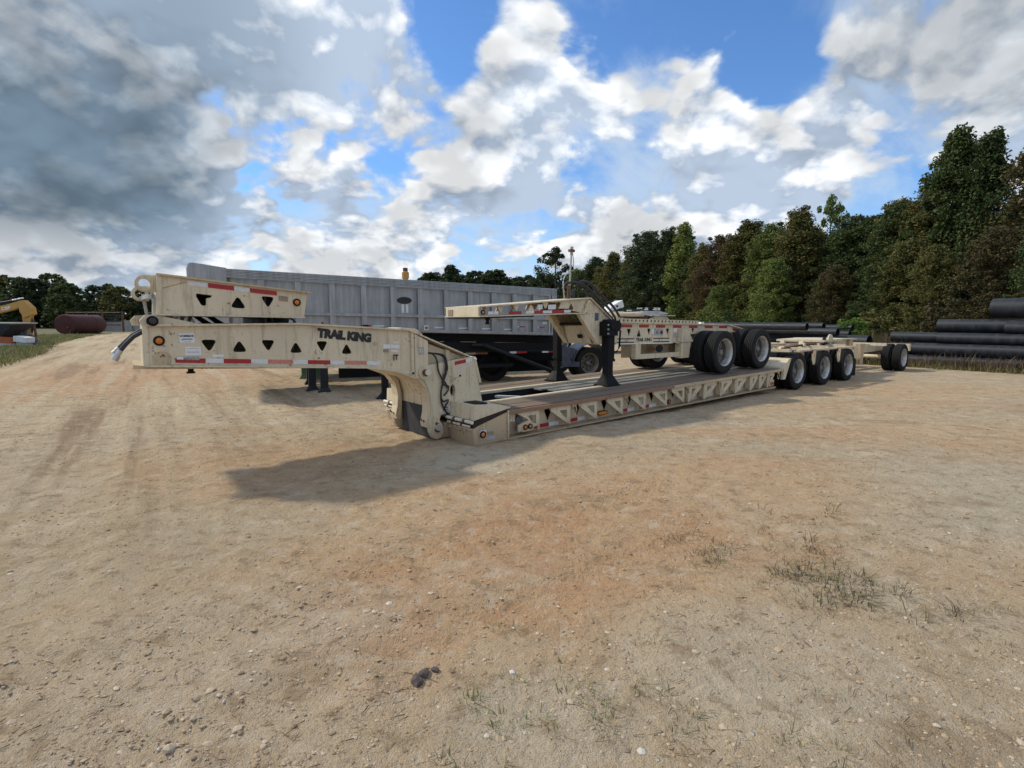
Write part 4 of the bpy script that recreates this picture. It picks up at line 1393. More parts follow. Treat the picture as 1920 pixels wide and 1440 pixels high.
flat('reflector_tape', .303, .415, 1.092, 1.142, GN - .046, 'tape_white', LB, .135)
# brand script in two pale strokes, as worn on the arm
MB().tube([(.15, GN - .05, .955), (.21, GN - .05, 1.0), (.29, GN - .05, 1.03), (.42, GN - .05, 1.075)], .006, 5).build('arm_script', 'tape_white', LB)
MB().tube([(.16, GN - .05, .975), (.19, GN - .05, 1.035), (.215, GN - .05, 1.02), (.25, GN - .05, 1.055), (.29, GN - .05, 1.05), (.33, GN - .05, 1.085), (.38, GN - .05, 1.09)], .005, 5).build('arm_script', 'tape_white', LB)
flat('sticker', -.02 - .115, .02, .405, .475, GN - .047, 'sticker', LB, .1)
letter('sticker_lettering', 'PSI MAX', .026, 'ink', LB, (-.058, GN - .052, .460), .001, -.1)
letter('sticker_lettering', '3500 PSI', .026, 'ink', LB, (-.058, GN - .052, .430), .001, -.1)
MB().disc(.20, .905, .016, GN - .052, GN - .04).build('arm_hole', 'black_paint', LB)
MB().tube([(.02, GN - .05, .83), (.19, GN - .05, .90)], .004, 5).build('arm_scratch', 'cream_rusty', LB)
MB().prism([(.07 + .05 * math.cos(q), .70 + .09 * math.sin(q)) for q in [2 * PI * j / 12 for j in range(12)]], GN + .028, GN + .04).build('slot_back', 'black_paint', LB)
for i, pth in enumerate((
        [(-.33, .66, 1.26), (-.26, .60, 1.24), (-.20, .585, 1.15), (-.185, .58, 1.02), (-.14, .578, .91), (-.10, .578, .86), (-.055, .578, .80), (-.04, .578, .74)],
        [(-.30, .67, 1.25), (-.16, .60, 1.235), (-.07, .585, 1.20), (-.04, .58, 1.10), (-.035, .578, 1.0), (-.08, .575, .90), (-.13, .574, .78), (-.15, .574, .64), (-.125, .575, .50), (-.04, .575, .37), (.03, .58, .28)],
        [(-.18, .63, 1.235), (-.10, .59, 1.20), (-.055, .582, 1.08), (-.075, .578, .95), (-.12, .576, .85), (-.10, .574, .80), (-.02, .574, .77), (-.03, .574, .71), (-.10, .574, .64)],
        [(-.15, .574, .62), (-.11, .57, .56), (-.02, .57, .575), (-.09, .57, .47), (-.06, .572, .40), (.05, .58, .27)])):
    pp = []
    P = [Vector(q) for q in pth]
    for k in range(len(P) - 1):
        a, b, c, d = P[max(k - 1, 0)], P[k], P[k + 1], P[min(k + 2, len(P) - 1)]
        for t in (0, .33, .66):
            pp.append(.5 * ((2 * b) + (c - a) * t + (2 * a - 5 * b + 4 * c - d) * t * t + (3 * b - a - 3 * c + d) * t ** 3))
    pp.append(P[-1])
    MB().tube(pp, .0125, 7).build('hydraulic_hose', 'hose', LB, True)
# gooseneck markings
lamp('side_lamp', -3.466, 1.493, GN - .002, .052, LB)
tz = lambda s: 1.298 - .060 * (s + 3.34)
for s0, s1, m in ((-3.335, -3.055, 'tape_red'), (-3.05, -2.88, 'tape_white'), (-2.875, -2.60, 'tape_red'), (-2.595, -2.42, 'tape_white'), (-2.415, -2.14, 'tape_faded'), (-2.135, -1.965, 'tape_white'), (-1.96, -1.69, 'tape_red'), (-1.685, -1.51, 'tape_white'), (-1.505, -1.215, 'tape_faded'), (-1.21, -1.03, 'tape_white')):
    kk = -.060 if s0 < -1.25 else -.085
    flat('reflector_tape', s0, s1, tz(s0) - .036, tz(s0) + .012, GN - .001, m, LB, kk)
st = flat('inventory_sticker', -3.285, -3.145, 1.462, 1.565, GN - .001, 'sticker', LB)
letter('sticker_lettering', 'U1036215', .030, 'ink', LB, (-3.215, GN - .0065, 1.538), .0012)
for z, w in ((1.508, .09), (1.500, .11), (1.476, .07)):
    flat('sticker_line', -3.215 - w / 2, -3.215 + w / 2, z - .002, z + .002, GN - .0055, 'ink', LB, 0, .001)
flat('sticker', -3.24, -3.09, 1.335, 1.425, GN - .001, 'sticker', LB, -.03)
for z in (1.405, 1.372, 1.362):
    flat('sticker_line', -3.22, -3.11, z - .002, z + .002, GN - .0055, 'sticker_grey', LB, -.03, .001)
flat('sticker', -3.325, -3.11, 1.29, 1.328, GN - .001, 'sticker_grey', LB, -.05)
flat('sticker', -3.32, -3.26, 1.295, 1.322, GN - .003, 'sticker', LB, -.05)
flat('sticker', -2.985, -2.875, 1.305, 1.333, GN - .001, 'sticker', LB, -.03)
letter('maker_lettering', 'TRAiL KiNG', .140, 'ink', LB, (-1.485, GN - .0045, 1.508), .0105, .115, .93, 1.0)
MB().disc(-1.09, 1.40, .030, GN - .004, GN + .001).build('web_plug', 'cream_rusty', LB)
for s0, s1, z0, z1, m in ((-.975, -.88, 1.335, 1.39, 'sticker'), (-.875, -.74, 1.335, 1.38, 'sticker'), (-.975, -.90, 1.285, 1.325, 'sticker_brown'), (-.865, -.77, 1.285, 1.315, 'tape_white'), (-.83, -.76, 1.40, 1.42, 'tape_white')):
    flat('sticker', s0, s1, z0, z1, GN - .001, m, LB, -.05)
flat('sticker', -.475, -.39, 1.235, 1.34, GN - .041, 'sticker_grey', LB)
MB().disc(-.433, 1.29, .022, GN - .048, GN - .044).build('sticker_emblem', 'sticker', LB)
MB().disc(-.433, 1.29, .012, GN - .050, GN - .047).build('sticker_emblem', 'fender_blue', LB)
MB().tube([(-.835, GN - .02, 1.245), (-.77, GN - .02, 1.24)], .009, 6).build('grab_latch', 'black_paint', LB)
MB().tube([(-.835, GN - .02, 1.25), (-.835, GN - .02, 1.17)], .007, 6).build('grab_latch', 'rust', LB)
MB().tube([(-.795, GN - .02, 1.245), (-.795, GN - .02, 1.18)], .007, 6).build('grab_latch', 'rust', LB)
MB().disc(-.555, .985, .016, GN - .034, GN - .02).build('bolt_hole', 'black_paint', LB)
MB().disc(-3.45, 1.30, .085, GN - .006, GN + .002, 20).build('weld_patch', 'cream_rusty', LB)
MB().prism([(-3.58, 1.25), (-3.58, 1.37), (-3.42, 1.37), (-3.28, 1.24)], GN - .004, GN + .002).build('nose_doubler', 'cream', LB)
flat('deck_label', .0, .04, 1.2, 1.22, GN + .069, 'sticker_brown', LB)
MB().prism([(-2.90, 1.78), (-2.02, 1.76), (-2.02, 2.0), (-2.90, 2.07)], GN + .12, GN + .13).build('hole_shade_sheet', 'black_satin', LB)  # black sheet paints the dark seen through the extension's holes
# pivot and folded extension on top
for y in (GN + .02, GF - .06):
    MB().prism([(-3.60, 1.64), (-3.62, 1.70), (-3.57, 1.755), (-3.48, 1.765), (-3.40, 1.74), (-3.05, 1.655)], y - .02, y + .04).build('pivot_bracket', 'cream', LB)
for y0, y1 in ((GN - .05, GN + .0), (GF, GF + .05)):
    MB().tube([(-3.513, y0, 1.695), (-3.513, y1, 1.695)], .052, 16).build('pivot_washer', 'black_paint', LB, True)
MB().tube([(-3.513, GN - .085, 1.697), (-3.513, GF + .085, 1.697)], .030, 16).build('pivot_pin', 'mud_rubber', LB, True)
ext = [(-3.425, 2.158), (-1.935, 2.022), (-1.985, 1.742), (-3.452, 1.765)]
eh = [[(-3.10, 1.985), (-2.955, 1.968), (-2.965, 1.945), (-3.01, 1.935), (-3.015, 1.865), (-3.04, 1.855), (-3.065, 1.87), (-3.105, 1.955)],
      tri_hole(-2.699, 1.905, .168, .138, True, .30, -.07), tri_hole(-2.386, 1.905, .156, .132, False, .30, -.07)]
MB().prism(ext, GN - .005, GN + .015, eh).build('extension_web', 'cream', LB)
MB().prism(ext, GF - .015, GF + .005).build('extension_web', 'cream', LB)
MB().prism([(-3.45, 1.752), (-1.98, 1.728), (-1.98, 1.746), (-3.45, 1.770)], GN - .03, GF + .03).build('extension_floor', 'cream', LB)
MB().prism([(-3.45, 2.158), (-1.90, 2.016), (-1.90, 2.036), (-3.45, 2.178)], GN - .045, GF + .045).build('extension_top', 'cream_rusty', LB)
MB().prism([(-3.475, 1.75), (-3.43, 1.75), (-3.40, 2.175), (-3.445, 2.178)], GN - .02, GF + .02).build('extension_end', 'cream', LB)
MB().prism([(-2.42, 1.60), (-2.40, 1.60), (-2.40, 2.05), (-2.42, 2.05)], GN + .02, GF - .02).build('bulkhead', 'black_satin', LB)
MB().prism([(-2.9, 1.60), (-2.4, 1.60), (-2.4, 1.64), (-2.9, 1.64)], GN + .02, GF - .02).build('bulkhead', 'black_satin', LB)
for y in (GN + .09, GF - .13):
    ls, lz = (-3.545, 2.075) if y < 1 else (-3.51, 2.005)
    hole = ring(ls, lz, .052, 14)
    MB().prism([(ls + .085 * math.cos(q), lz + .085 * math.sin(q)) for q in [PI * (.5 + j / 10) for j in range(11)]] + [(-3.43, lz - .085), (-3.42, lz + .085)], y, y + .05, [hole]).build('lug', 'cream', LB)
    MB().lathe([(.052, -.01), (.076, -.01), (.076, .06), (.052, .06)], 20, 'y', (ls, y, lz), True).build('lug_bush', 'cream', LB, True)
MB().prism([(-3.47, 1.72), (-3.44, 1.72), (-3.47, 2.0), (-3.50, 2.0)], GN + .10, GN + .14).build('prop_leg', 'steel', LB)
MB().prism([(-3.47, 1.72), (-3.44, 1.72), (-3.47, 2.0), (-3.50, 2.0)], GF - .14, GF - .10).build('prop_leg', 'steel', LB)
MB().box(-3.52, -3.46, GN + .1, GF - .1, 1.93, 1.97).build('prop_bar', 'steel', LB)
et = lambda s: 2.098 - .092 * (s + 3.18)
for s0, s1, m in ((-3.17, -2.99, 'tape_white'), (-2.985, -2.735, 'tape_red'), (-2.73, -2.575, 'tape_white'), (-2.57, -2.285, 'tape_red')):
    flat('reflector_tape', s0, s1, et(s0) - .030, et(s0) + .018, GN - .006, m, LB, -.092)
flat('sticker', -2.265, -2.165, 1.925, 1.985, GN - .006, 'sticker_brown', LB, -.08)
lamp('side_lamp', -2.064, 1.912, GN - .007, .045, LB)
MB().tube([(-3.40, GN - .008, 2.03), (-3.19, GN - .008, 2.10)], .004, 5).build('web_scratch', 'cream_rusty', LB)
for s in (-2.22, -2.01):
    MB().box(s - .08, s + .09, 1.45, 1.60, 1.64, 1.75).build('rest_block', 'black_paint', LB)
for s in (-2.97, -2.83):
    MB().prism([(s - .03, 1.745), (s + .05, 1.745), (s + .20, 1.64), (s + .10, 1.64)], 1.52, 1.58).build('rest_strut', 'black_satin', LB)
for s in (-3.10, -3.02):
    MB().prism([(s - .03, 1.745), (s + .01, 1.745), (s - .02, 1.64), (s - .06, 1.64)], 1.52, 1.58).build('rest_strut', 'cream_rusty', LB)
MB().box(-.89, -.80, 1.46, 1.52, 1.575, 1.64).build('clearance_lamp', 'black_paint', LB)
MB().box(-.80, -.76, 1.458, 1.522, 1.575, 1.64).build('lens', 'red_lens', LB)
MB().tube([(-1.93, 1.5, 1.66), (-1.90, 1.5, 1.73), (-1.84, 1.5, 1.71), (-1.82, 1.5, 1.66)], .018, 7).build('hose_loop', 'hose', LB, True)
MB().tube([(-1.47, 1.5, 1.62), (-1.45, 1.5, 1.68)], .018, 7).build('valve_stem', 'rust', LB, True)
MB().prism([(-.62, 1.575), (-.45, 1.60), (-.25, 1.59), (-.12, 1.50), (-.3, 1.45)], 1.1, 1.5).build('top_hump', 'cream', LB)
for o in list(LB.children):
    if o.type == 'MESH' and o.name.split('.')[0] in ('top_flange', 'bottom_flange', 'nose_plate', 'skid_plate', 'gooseneck_web', 'extension_web', 'extension_floor', 'extension_top', 'extension_end'):
        for v in o.data.vertices:
            if v.co.x < -3.2:
                v.co.x += .075 * max(0, v.co.y - GN) / (GF - GN)
# front hoses with couplings
for y, pth, L in ((.88, [(-3.50, 1.60), (-3.60, 1.592), (-3.67, 1.55), (-3.74, 1.475), (-3.79, 1.42)], (-3.845, 1.365)), (.78, [(-3.50, 1.59), (-3.60, 1.578), (-3.67, 1.535), (-3.74, 1.46), (-3.785, 1.40)], (-3.845, 1.305))):
    h = MB().tube([(s, y, z) for s, z in pth], .022, 9).build('air_hose', 'hose', LB, True)
    s, z = pth[-1]
    MB().tube([(s, y, z), ((s + L[0]) / 2, y, (z + L[1]) / 2)], .026, 10).build('crimp_sleeve', 'steel', h, True)
    MB().tube([((s + L[0]) / 2, y, (z + L[1]) / 2), (L[0], y, L[1])], .034 if y < .8 else .024, 10).build('hose_coupling', 'steel', h, True)

# ------------------------------------------------------------------ jeep dolly carried on the deck
JP = empty('jeep_dolly', P0, TH, 'cream two axle jeep dolly with gooseneck parked on the plank deck of the lowboy', 'jeep dolly')
JN, JF = .90, 1.80


def J(mb, name, mat='cream', smooth=False):
    return mb.build(name, mat, JP, smooth)


for s, z in ((6.82, 1.020), (8.43, 1.045)):
    duals(JP, s, .25, z)
    duals(JP, s, 2.55, z, True)
    J(MB().tube([(s, .5, z), (s, 2.3, z)], .065, 12), 'axle_tube', 'black_satin', True)
hl = []
for i, (u, z, up) in enumerate(((1.182, 1.868, None), (1.50, 1.906, None), (1.821, 1.918, True), (2.144, 1.945, False), (2.444, 1.950, False), (2.756, 1.950, True))):
    hl.append(tri_hole(u, z, .15, .125, bool(up), .3, .05))
nw = [(.75, 1.765), (.755, 1.900), (1.85, 1.985), (3.21, 2.092), (3.86, 1.665), (3.86, 1.27), (3.60, 1.27), (3.06, 1.83)]
J(MB().prism(nw, JN, JN + .02, hl), 'neck_web')
J(MB().prism(nw, JF - .02, JF, hl), 'neck_web')
for nm, pts in (('neck_top', [(.74, 1.898), (1.85, 1.984), (3.22, 2.092), (3.90, 1.640)]), ('neck_bottom', [(.74, 1.752), (3.06, 1.822)])):
    J(MB().prism(pts + [(x, z + .020) for x, z in pts[::-1]], JN - .045, JF + .045), nm)
J(MB().prism([(.735, 1.755), (.755, 1.755), (.765, 1.905), (.74, 1.905)], JN - .01, JF + .01), 'neck_nose')
flat_sticker = MB().box(.728, .734, JF - .20, JF - .06, 1.775, 1.875)
J(flat_sticker, 'sticker', 'sticker_brown')
J(MB().prism([(.74, 1.728), (1.9, 1.765), (1.9, 1.78), (.74, 1.75)], JN + .02, JF - .02), 'skid_plate', 'black_paint')
J(MB().lathe([(.0005, 0), (.040, 0), (.040, .018), (.028, .022), (.028, .07), (.045, .08), (.045, .10)], 14, 'z', (1.05, 1.08, 1.64)), 'king_pin', 'black_paint', True)
for y0, y1 in ((JN, JN + .085), (JF - .11, JF)):
    J(MB().prism([(2.95, 1.825), (3.10, 1.825), (3.64, 1.26), (3.46, 1.26)], y0 + .002, y1 - .002), 'neck_leg')
J(MB().prism([(3.08, 1.99), (3.13, 1.99), (3.19, 1.83), (3.14, 1.83)], JN - .03, JN), 'web_stiffener')
J(MB().prism([(3.15, 2.06), (3.21, 2.06), (3.11, 1.84), (3.05, 1.84)], JN - .04, JN), 'web_stiffener')
J(MB().prism([(3.50, 1.26), (3.90, 1.26), (3.90, 1.29), (3.50, 1.29)], JN, JF), 'neck_floor')
cw = MB()
cw.add([(3.45, JN + .15, 1.27), (3.45, JF - .15, 1.27), (3.30, JF - .15, 1.62), (3.30, JN + .15, 1.62), (3.48, JN + .15, 1.27), (3.48, JF - .15, 1.27), (3.33, JF - .15, 1.62), (3.33, JN + .15, 1.62)], [(0, 1, 2, 3), (7, 6, 5, 4), (0, 4, 5, 1), (1, 5, 6, 2), (2, 6, 7, 3), (3, 7, 4, 0)])
J(cw, 'cross_plate')
J(MB().tube([(3.26, JN + .2, 1.64), (3.26, JF - .1, 1.63)], .03, 8), 'spring_rod', 'black_satin', True)
J(MB().prism([(3.37, 1.37), (3.38, 1.37), (3.35, 1.44), (3.34, 1.44)], 1.20, 1.32), 'cross_hole', 'black_paint')
hp = [(3.15 + .035 * math.cos(q) + q * .012, 1.25 + .06 * math.sin(q) * .9, 1.80 - q * .0065) for q in np.linspace(0, 6 * 2 * PI / 1.6, 70)]
J(MB().tube(hp, .010, 6), 'coiled_air_line', 'hose_green', True)
flat('label_plate', 3.37, 3.47, 1.70, 1.84, JN - .001, 'fender_blue', JP)
lamp('side_lamp', .83, 1.825, JN - .002, .040, JP)
for s0, s1, m in ((.93, 1.10, 'sticker'),):
    flat('sticker', s0, s0 + .10, 1.79, 1.84, JN - .001, m, JP, .04)
    flat('sticker', s0 + .115, s0 + .20, 1.795, 1.845, JN - .001, m, JP, .04)
for s0, s1, m in ((1.345, 1.61, 'tape_red'), (1.70, 1.88, 'tape_white'), (1.885, 2.075, 'tape_red'), (2.08, 2.29, 'tape_white'), (2.295, 2.575, 'tape_red'), (2.58, 2.74, 'tape_white')):
    z = 1.790 + .030 * (s0 - 1.345)
    flat('reflector_tape', s0, s1, z + .008, z + .055, JN - .001, m, JP, .030)
for s0, s1 in ((1.96, 2.07), (2.20, 2.38)):
    flat('sticker', s0, s1, 1.885, 1.965, JN - .001, 'sticker', JP, .05)
# black landing jacks
for y, s, hgt, near in ((.82, 3.66, 1.70, True), (2.02, 3.50, 1.66, False)):
    zb = .49
    b = MB()
    q = .085 if near else .062
    b.box(s - q, s + q, y - q, y + q, .98, hgt - (.22 if near else 0))
    b.box(s - q * .82, s + q * .82, y - q * .82, y + q * .82, zb + .14, .99)
    b.box(s - q * 1.15, s + q * 1.15, y - q * 1.15, y + q * 1.15, .94, .985)
    jk = J(b, 'landing_jack', 'black_paint')
    MB().hexa([(s - .17, y - .15, zb + .02), (s + .17, y - .15, zb + .02), (s + .17, y + .15, zb + .02), (s - .17, y + .15, zb + .02), (s - .07, y - .07, zb + .20), (s + .07, y - .07, zb + .20), (s + .07, y + .07, zb + .20), (s - .07, y + .07, zb + .20)]).build('jack_foot', 'black_paint', jk)
    MB().box(s - .19, s + .19, y - .17, y + .17, zb - .03, zb + .02).build('foot_plate', 'black_paint', jk)
    if near:
        hb = MB().box(s - .16, s + .12, y - .13, y + .10, 1.42, 1.68)
        hb.tube([(s - .02, y - .15, 1.63), (s - .02, y + .11, 1.63)], .095, 14)
        hb.tube([(s + .10, y - .14, 1.60), (s + .10, y + .10, 1.60)], .105, 14)
        hb.build('jack_head', 'black_paint', jk)
        for zz in (1.46, 1.54, 1.62):
            MB().tube([(s - .175, y - .13, zz), (s - .15, y - .15, zz)], .014, 6).build('head_bolt', 'sticker_grey', jk)
        MB().tube([(s + .20, y - .12, 1.52), (s + .20, y - .10, 1.20), (s + .16, y - .08, 1.12), (s + .08, y, 1.10)], .018, 7).build('jack_pipe', 'black_paint', jk, True)
        J(MB().box(s + .05, s + .32, y + .05, JN, 1.28, 1.60), 'jack_mount')
# rear frame
jf = [(3.92, 1.262), (6.30, 1.225), (6.30, 1.40), (8.3, 1.42), (8.75, 1.40), (8.75, 1.47), (7.9, 1.60), (7.2, 1.60), (3.92, 1.652)]
hl = [tri_hole(4.36, 1.46, .135, .155, False, .2), tri_hole(4.67, 1.46, .135, .155, True, .2), tri_hole(4.99, 1.465, .12, .14, False, .2), tri_hole(5.62, 1.46, .12, .14, False, .2), tri_hole(6.55, 1.47, .12, .12, False, .2)]
J(MB().prism(jf, JN, JN + .02, hl), 'frame_web')
J(MB().prism(jf, JF - .02, JF, hl), 'frame_web')
J(MB().prism([(3.92, 1.652), (7.2, 1.600), (7.9, 1.600), (8.80, 1.462), (8.80, 1.482), (7.92, 1.622), (7.2, 1.622), (3.92, 1.676)], JN - .05, JF + .05), 'frame_top', 'cream')
J(MB().prism([(3.92, 1.245), (6.32, 1.212), (6.32, 1.232), (3.92, 1.268)], JN - .05, JF + .05), 'frame_bottom', 'white_paint')
J(MB().box(3.98, 8.2, JN + .04, JF - .04, 1.44, 1.46), 'frame_floor', 'cream_rusty')
nh = 22
hs = [ring(4.02 + i * .122, 1.705 - i * .0019, .026, 7) for i in range(nh)]
J(MB().prism([(3.94, 1.676), (6.70, 1.634), (6.70, 1.695), (3.94, 1.745)], JN - .045, JN - .030, hs), 'perforated_rail', 'cream')
J(MB().prism([(3.94, 1.676), (6.70, 1.634), (6.70, 1.695), (3.94, 1.745)], JN - .012, JN - .004), 'rail_back', 'black_satin')
J(MB().prism([(3.94, 1.676), (6.70, 1.634), (6.70, 1.695), (3.94, 1.745)], JF + .030, JF + .045, hs), 'perforated_rail', 'cream')
for s0, s1 in ((4.13, 4.45), (4.67, 4.98), (5.22, 5.53), (5.80, 6.11), (6.40, 6.72), (7.02, 7.34), (7.62, 7.96)):
    z = 1.606 - .0139 * (s0 - 4.1)
    flat('reflector_tape', s0, s1, z - .035, z + .020, JN - .001, 'tape_red', JP, -.0135)
flat('reflector_tape', 8.22, 8.58, 1.475, 1.53, JN - .001, 'tape_red', JP, -.155)
flat('plate_holder', 5.16, 5.46, 1.40, 1.53, JN - .001, 'sticker_grey', JP)
lamp('marker_lamp', 5.26, 1.462, JN - .006, .026, JP, 'sticker')
lamp('marker_lamp', 5.40, 1.460, JN - .006, .034, JP, 'red_lens')
flat('sticker', 5.08, 5.15, 1.43, 1.53, JN - .001, 'sticker', JP)
flat('sticker', 5.84, 5.96, 1.45, 1.53, JN - .001, 'sticker', JP)
flat('sticker', 5.84, 5.94, 1.34, 1.44, JN - .001, 'sticker_grey', JP)
letter('maker_lettering', 'TRAIL KING', .098, 'ink', JP, (4.83, JN - .005, 1.315), .001, .012, .95, 1.0)
for s0, s1 in ((4.0, 4.52), (5.14, 5.68)):
    for z in (1.350, 1.282):
        flat('trim_line', s0, s1, z - .010 - .012 * (s0 - 4), z + .010 - .012 * (s0 - 4), JN - .001, 'ink', JP, -.012)
# suspension hanger and brake gear under the frame
J(MB().box(4.50, 4.66, JN - .06, JN + .04, .945, 1.245), 'hanger')
J(MB().box(4.52, 6.02, JN - .05, JN + .05, .935, 1.03), 'hanger_beam')
J(MB().prism([(5.98, .90), (6.28, .90), (6.34, 1.24), (5.98, 1.24)], JN - .10, JN + .05), 'hanger')
J(MB().prism([(5.94, 1.245), (6.40, 1.245), (6.18, 1.52), (5.98, 1.52)], JN - .12, JN - .004), 'hanger_gusset')
J(MB().box(4.52, 6.30, JN + .25, JN + .32, .95, 1.22), 'cross_channel', 'cream_rusty')
J(MB().tube([(5.32, JN - .02, 1.12), (5.50, JN + .10, 1.12)], .075, 14), 'brake_chamber', 'black_satin', True)
J(MB().tube([(5.10, JN, 1.12), (5.28, JN + .1, 1.11)], .045, 12), 'brake_chamber', 'rust', True)
J(MB().tube([(5.6, JN - .06, 1.10), (5.62, JN - .08, 1.20), (5.75, JN - .08, 1.235), (5.9, JN - .07, 1.20)], .010, 6), 'air_line', 'hose', True)
# fifth wheel
J(MB().lathe([(.0005, 0), (.38, 0), (.40, .02), (.40, .07), (.38, .085), (.0005, .085)], 30, 'z', (4.75, 1.35, 1.775)), 'fifth_wheel', 'tan_lid', True)
J(MB().prism([(4.9, 1.80), (5.9, 1.83), (5.95, 1.86), (5.6, 1.90), (4.9, 1.87)], 1.12, 1.58), 'fifth_wheel_ramp', 'steel')
J(MB().prism([(4.05, 1.68), (4.40, 1.68), (4.34, 1.74), (4.12, 1.77)], 1.0, 1.1), 'fifth_wheel_chock', 'cream')
for y in (1.02, 1.62):
    J(MB().prism([(5.0, 1.66), (5.95, 1.65), (5.75, 1.78), (5.35, 1.80), (5.15, 1.72)], y, y + .04), 'fifth_wheel_bracket', 'cream')
J(MB().box(4.4, 5.2, 1.08, 1.62, 1.69, 1.775), 'fifth_wheel_base', 'rust')
J(MB().box(5.2, 6.0, .98, 1.66, 1.795, 1.81), 'fifth_wheel_plate', 'cream')
J(MB().prism([(7.0, 1.62), (7.16, 1.62), (7.13, 1.665), (7.03, 1.665)], 1.0, 1.08), 'lug', 'white_paint')
for y in (1.15, 1.55):
    J(MB().box(6.3, 8.6, y - .05, y + .05, 1.12, 1.40), 'frame_spine', 'cream_rusty')
# hose mast and hoses
mast = J(MB().tube([(3.11, 1.3, 2.10), (3.12, 1.3, 2.55), (3.155, 1.3, 3.0)], .016, 8), 'hose_mast', 'steel', True)
MB().tube([(3.15, 1.3, 2.90), (3.158, 1.3, 3.05)], .030, 8).build('mast_head', 'sticker_grey', mast)
MB().box(3.09, 3.21, 1.27, 1.33, 2.955, 3.0).build('mast_clip', 'rust', mast)
MB().tube([(3.18, 1.3, 2.95), (3.205, 1.3, 2.8), (3.20, 1.3, 2.68)], .006, 5).build('mast_cord', 'hose', mast, True)
MB().tube([(3.08, 1.3, 2.10), (3.09, 1.3, 2.34)], .030, 8).build('mast_socket', 'rust', mast)


def smooth_path(P, n=5):
    P = [Vector(q) for q in P]
    o = []
    for k in range(len(P) - 1):
        a, b, c, d = P[max(k - 1, 0)], P[k], P[k + 1], P[min(k + 2, len(P) - 1)]
        for t in np.linspace(0, 1, n, endpoint=False):
            o.append(.5 * ((2 * b) + (c - a) * t + (2 * a - 5 * b + 4 * c - d) * t * t + (3 * b - a - 3 * c + d) * t ** 3))
    return o + [P[-1]]


for pth, r, m in (([(2.93, 1.25, 2.10), (2.90, 1.25, 2.28), (2.92, 1.27, 2.44), (3.02, 1.29, 2.545), (3.13, 1.3, 2.56)], .012, 'steel'),
                  ([(3.13, 1.3, 2.58), (3.25, 1.32, 2.54), (3.36, 1.35, 2.42), (3.44, 1.4, 2.25), (3.45, 1.4, 2.05)], .012, 'mud_rubber'),
                  ([(3.14, 1.3, 2.57), (3.12, 1.32, 2.35), (3.17, 1.35, 2.10)], .012, 'tan_lid'),
                  ([(2.93, 1.3, 2.28), (3.05, 1.3, 2.385), (3.34, 1.3, 2.40), (3.57, 1.28, 2.315), (3.80, 1.2, 2.12), (4.0, 1.1, 1.92), (4.1, 1.0, 1.70)], .025, 'hose'),
                  ([(3.22, 1.3, 2.10), (3.25, 1.3, 2.32), (3.42, 1.3, 2.43), (3.64, 1.3, 2.41), (3.87, 1.22, 2.20), (4.11, 1.1, 1.97), (4.25, 1.0, 1.70)], .025, 'hose'),
                  ([(3.45, 1.3, 2.28), (3.66, 1.26, 2.16), (3.86, 1.2, 1.98), (4.0, 1.1, 1.80), (4.06, 1.0, 1.66)], .025, 'hose'),
                  ([(3.56, 1.3, 2.22), (3.76, 1.24, 2.05), (3.95, 1.15, 1.86), (4.05, 1.0, 1.66)], .025, 'hose')):
    J(MB().tube(smooth_path(pth), r, 7), 'air_hose', m, True)

# ------------------------------------------------------------------ dump trailer
DP = Vector((-4.4404, 12.8407, 0))
DT = R(24.4)
DM = empty('dump_trailer', DP, DT, 'silver ribbed aluminium dump trailer body on a black frame behind the lowboy', 'dump trailer')


def D(mb, name, mat='aluminium', smooth=False):
    return mb.build(name, mat, DM, smooth)


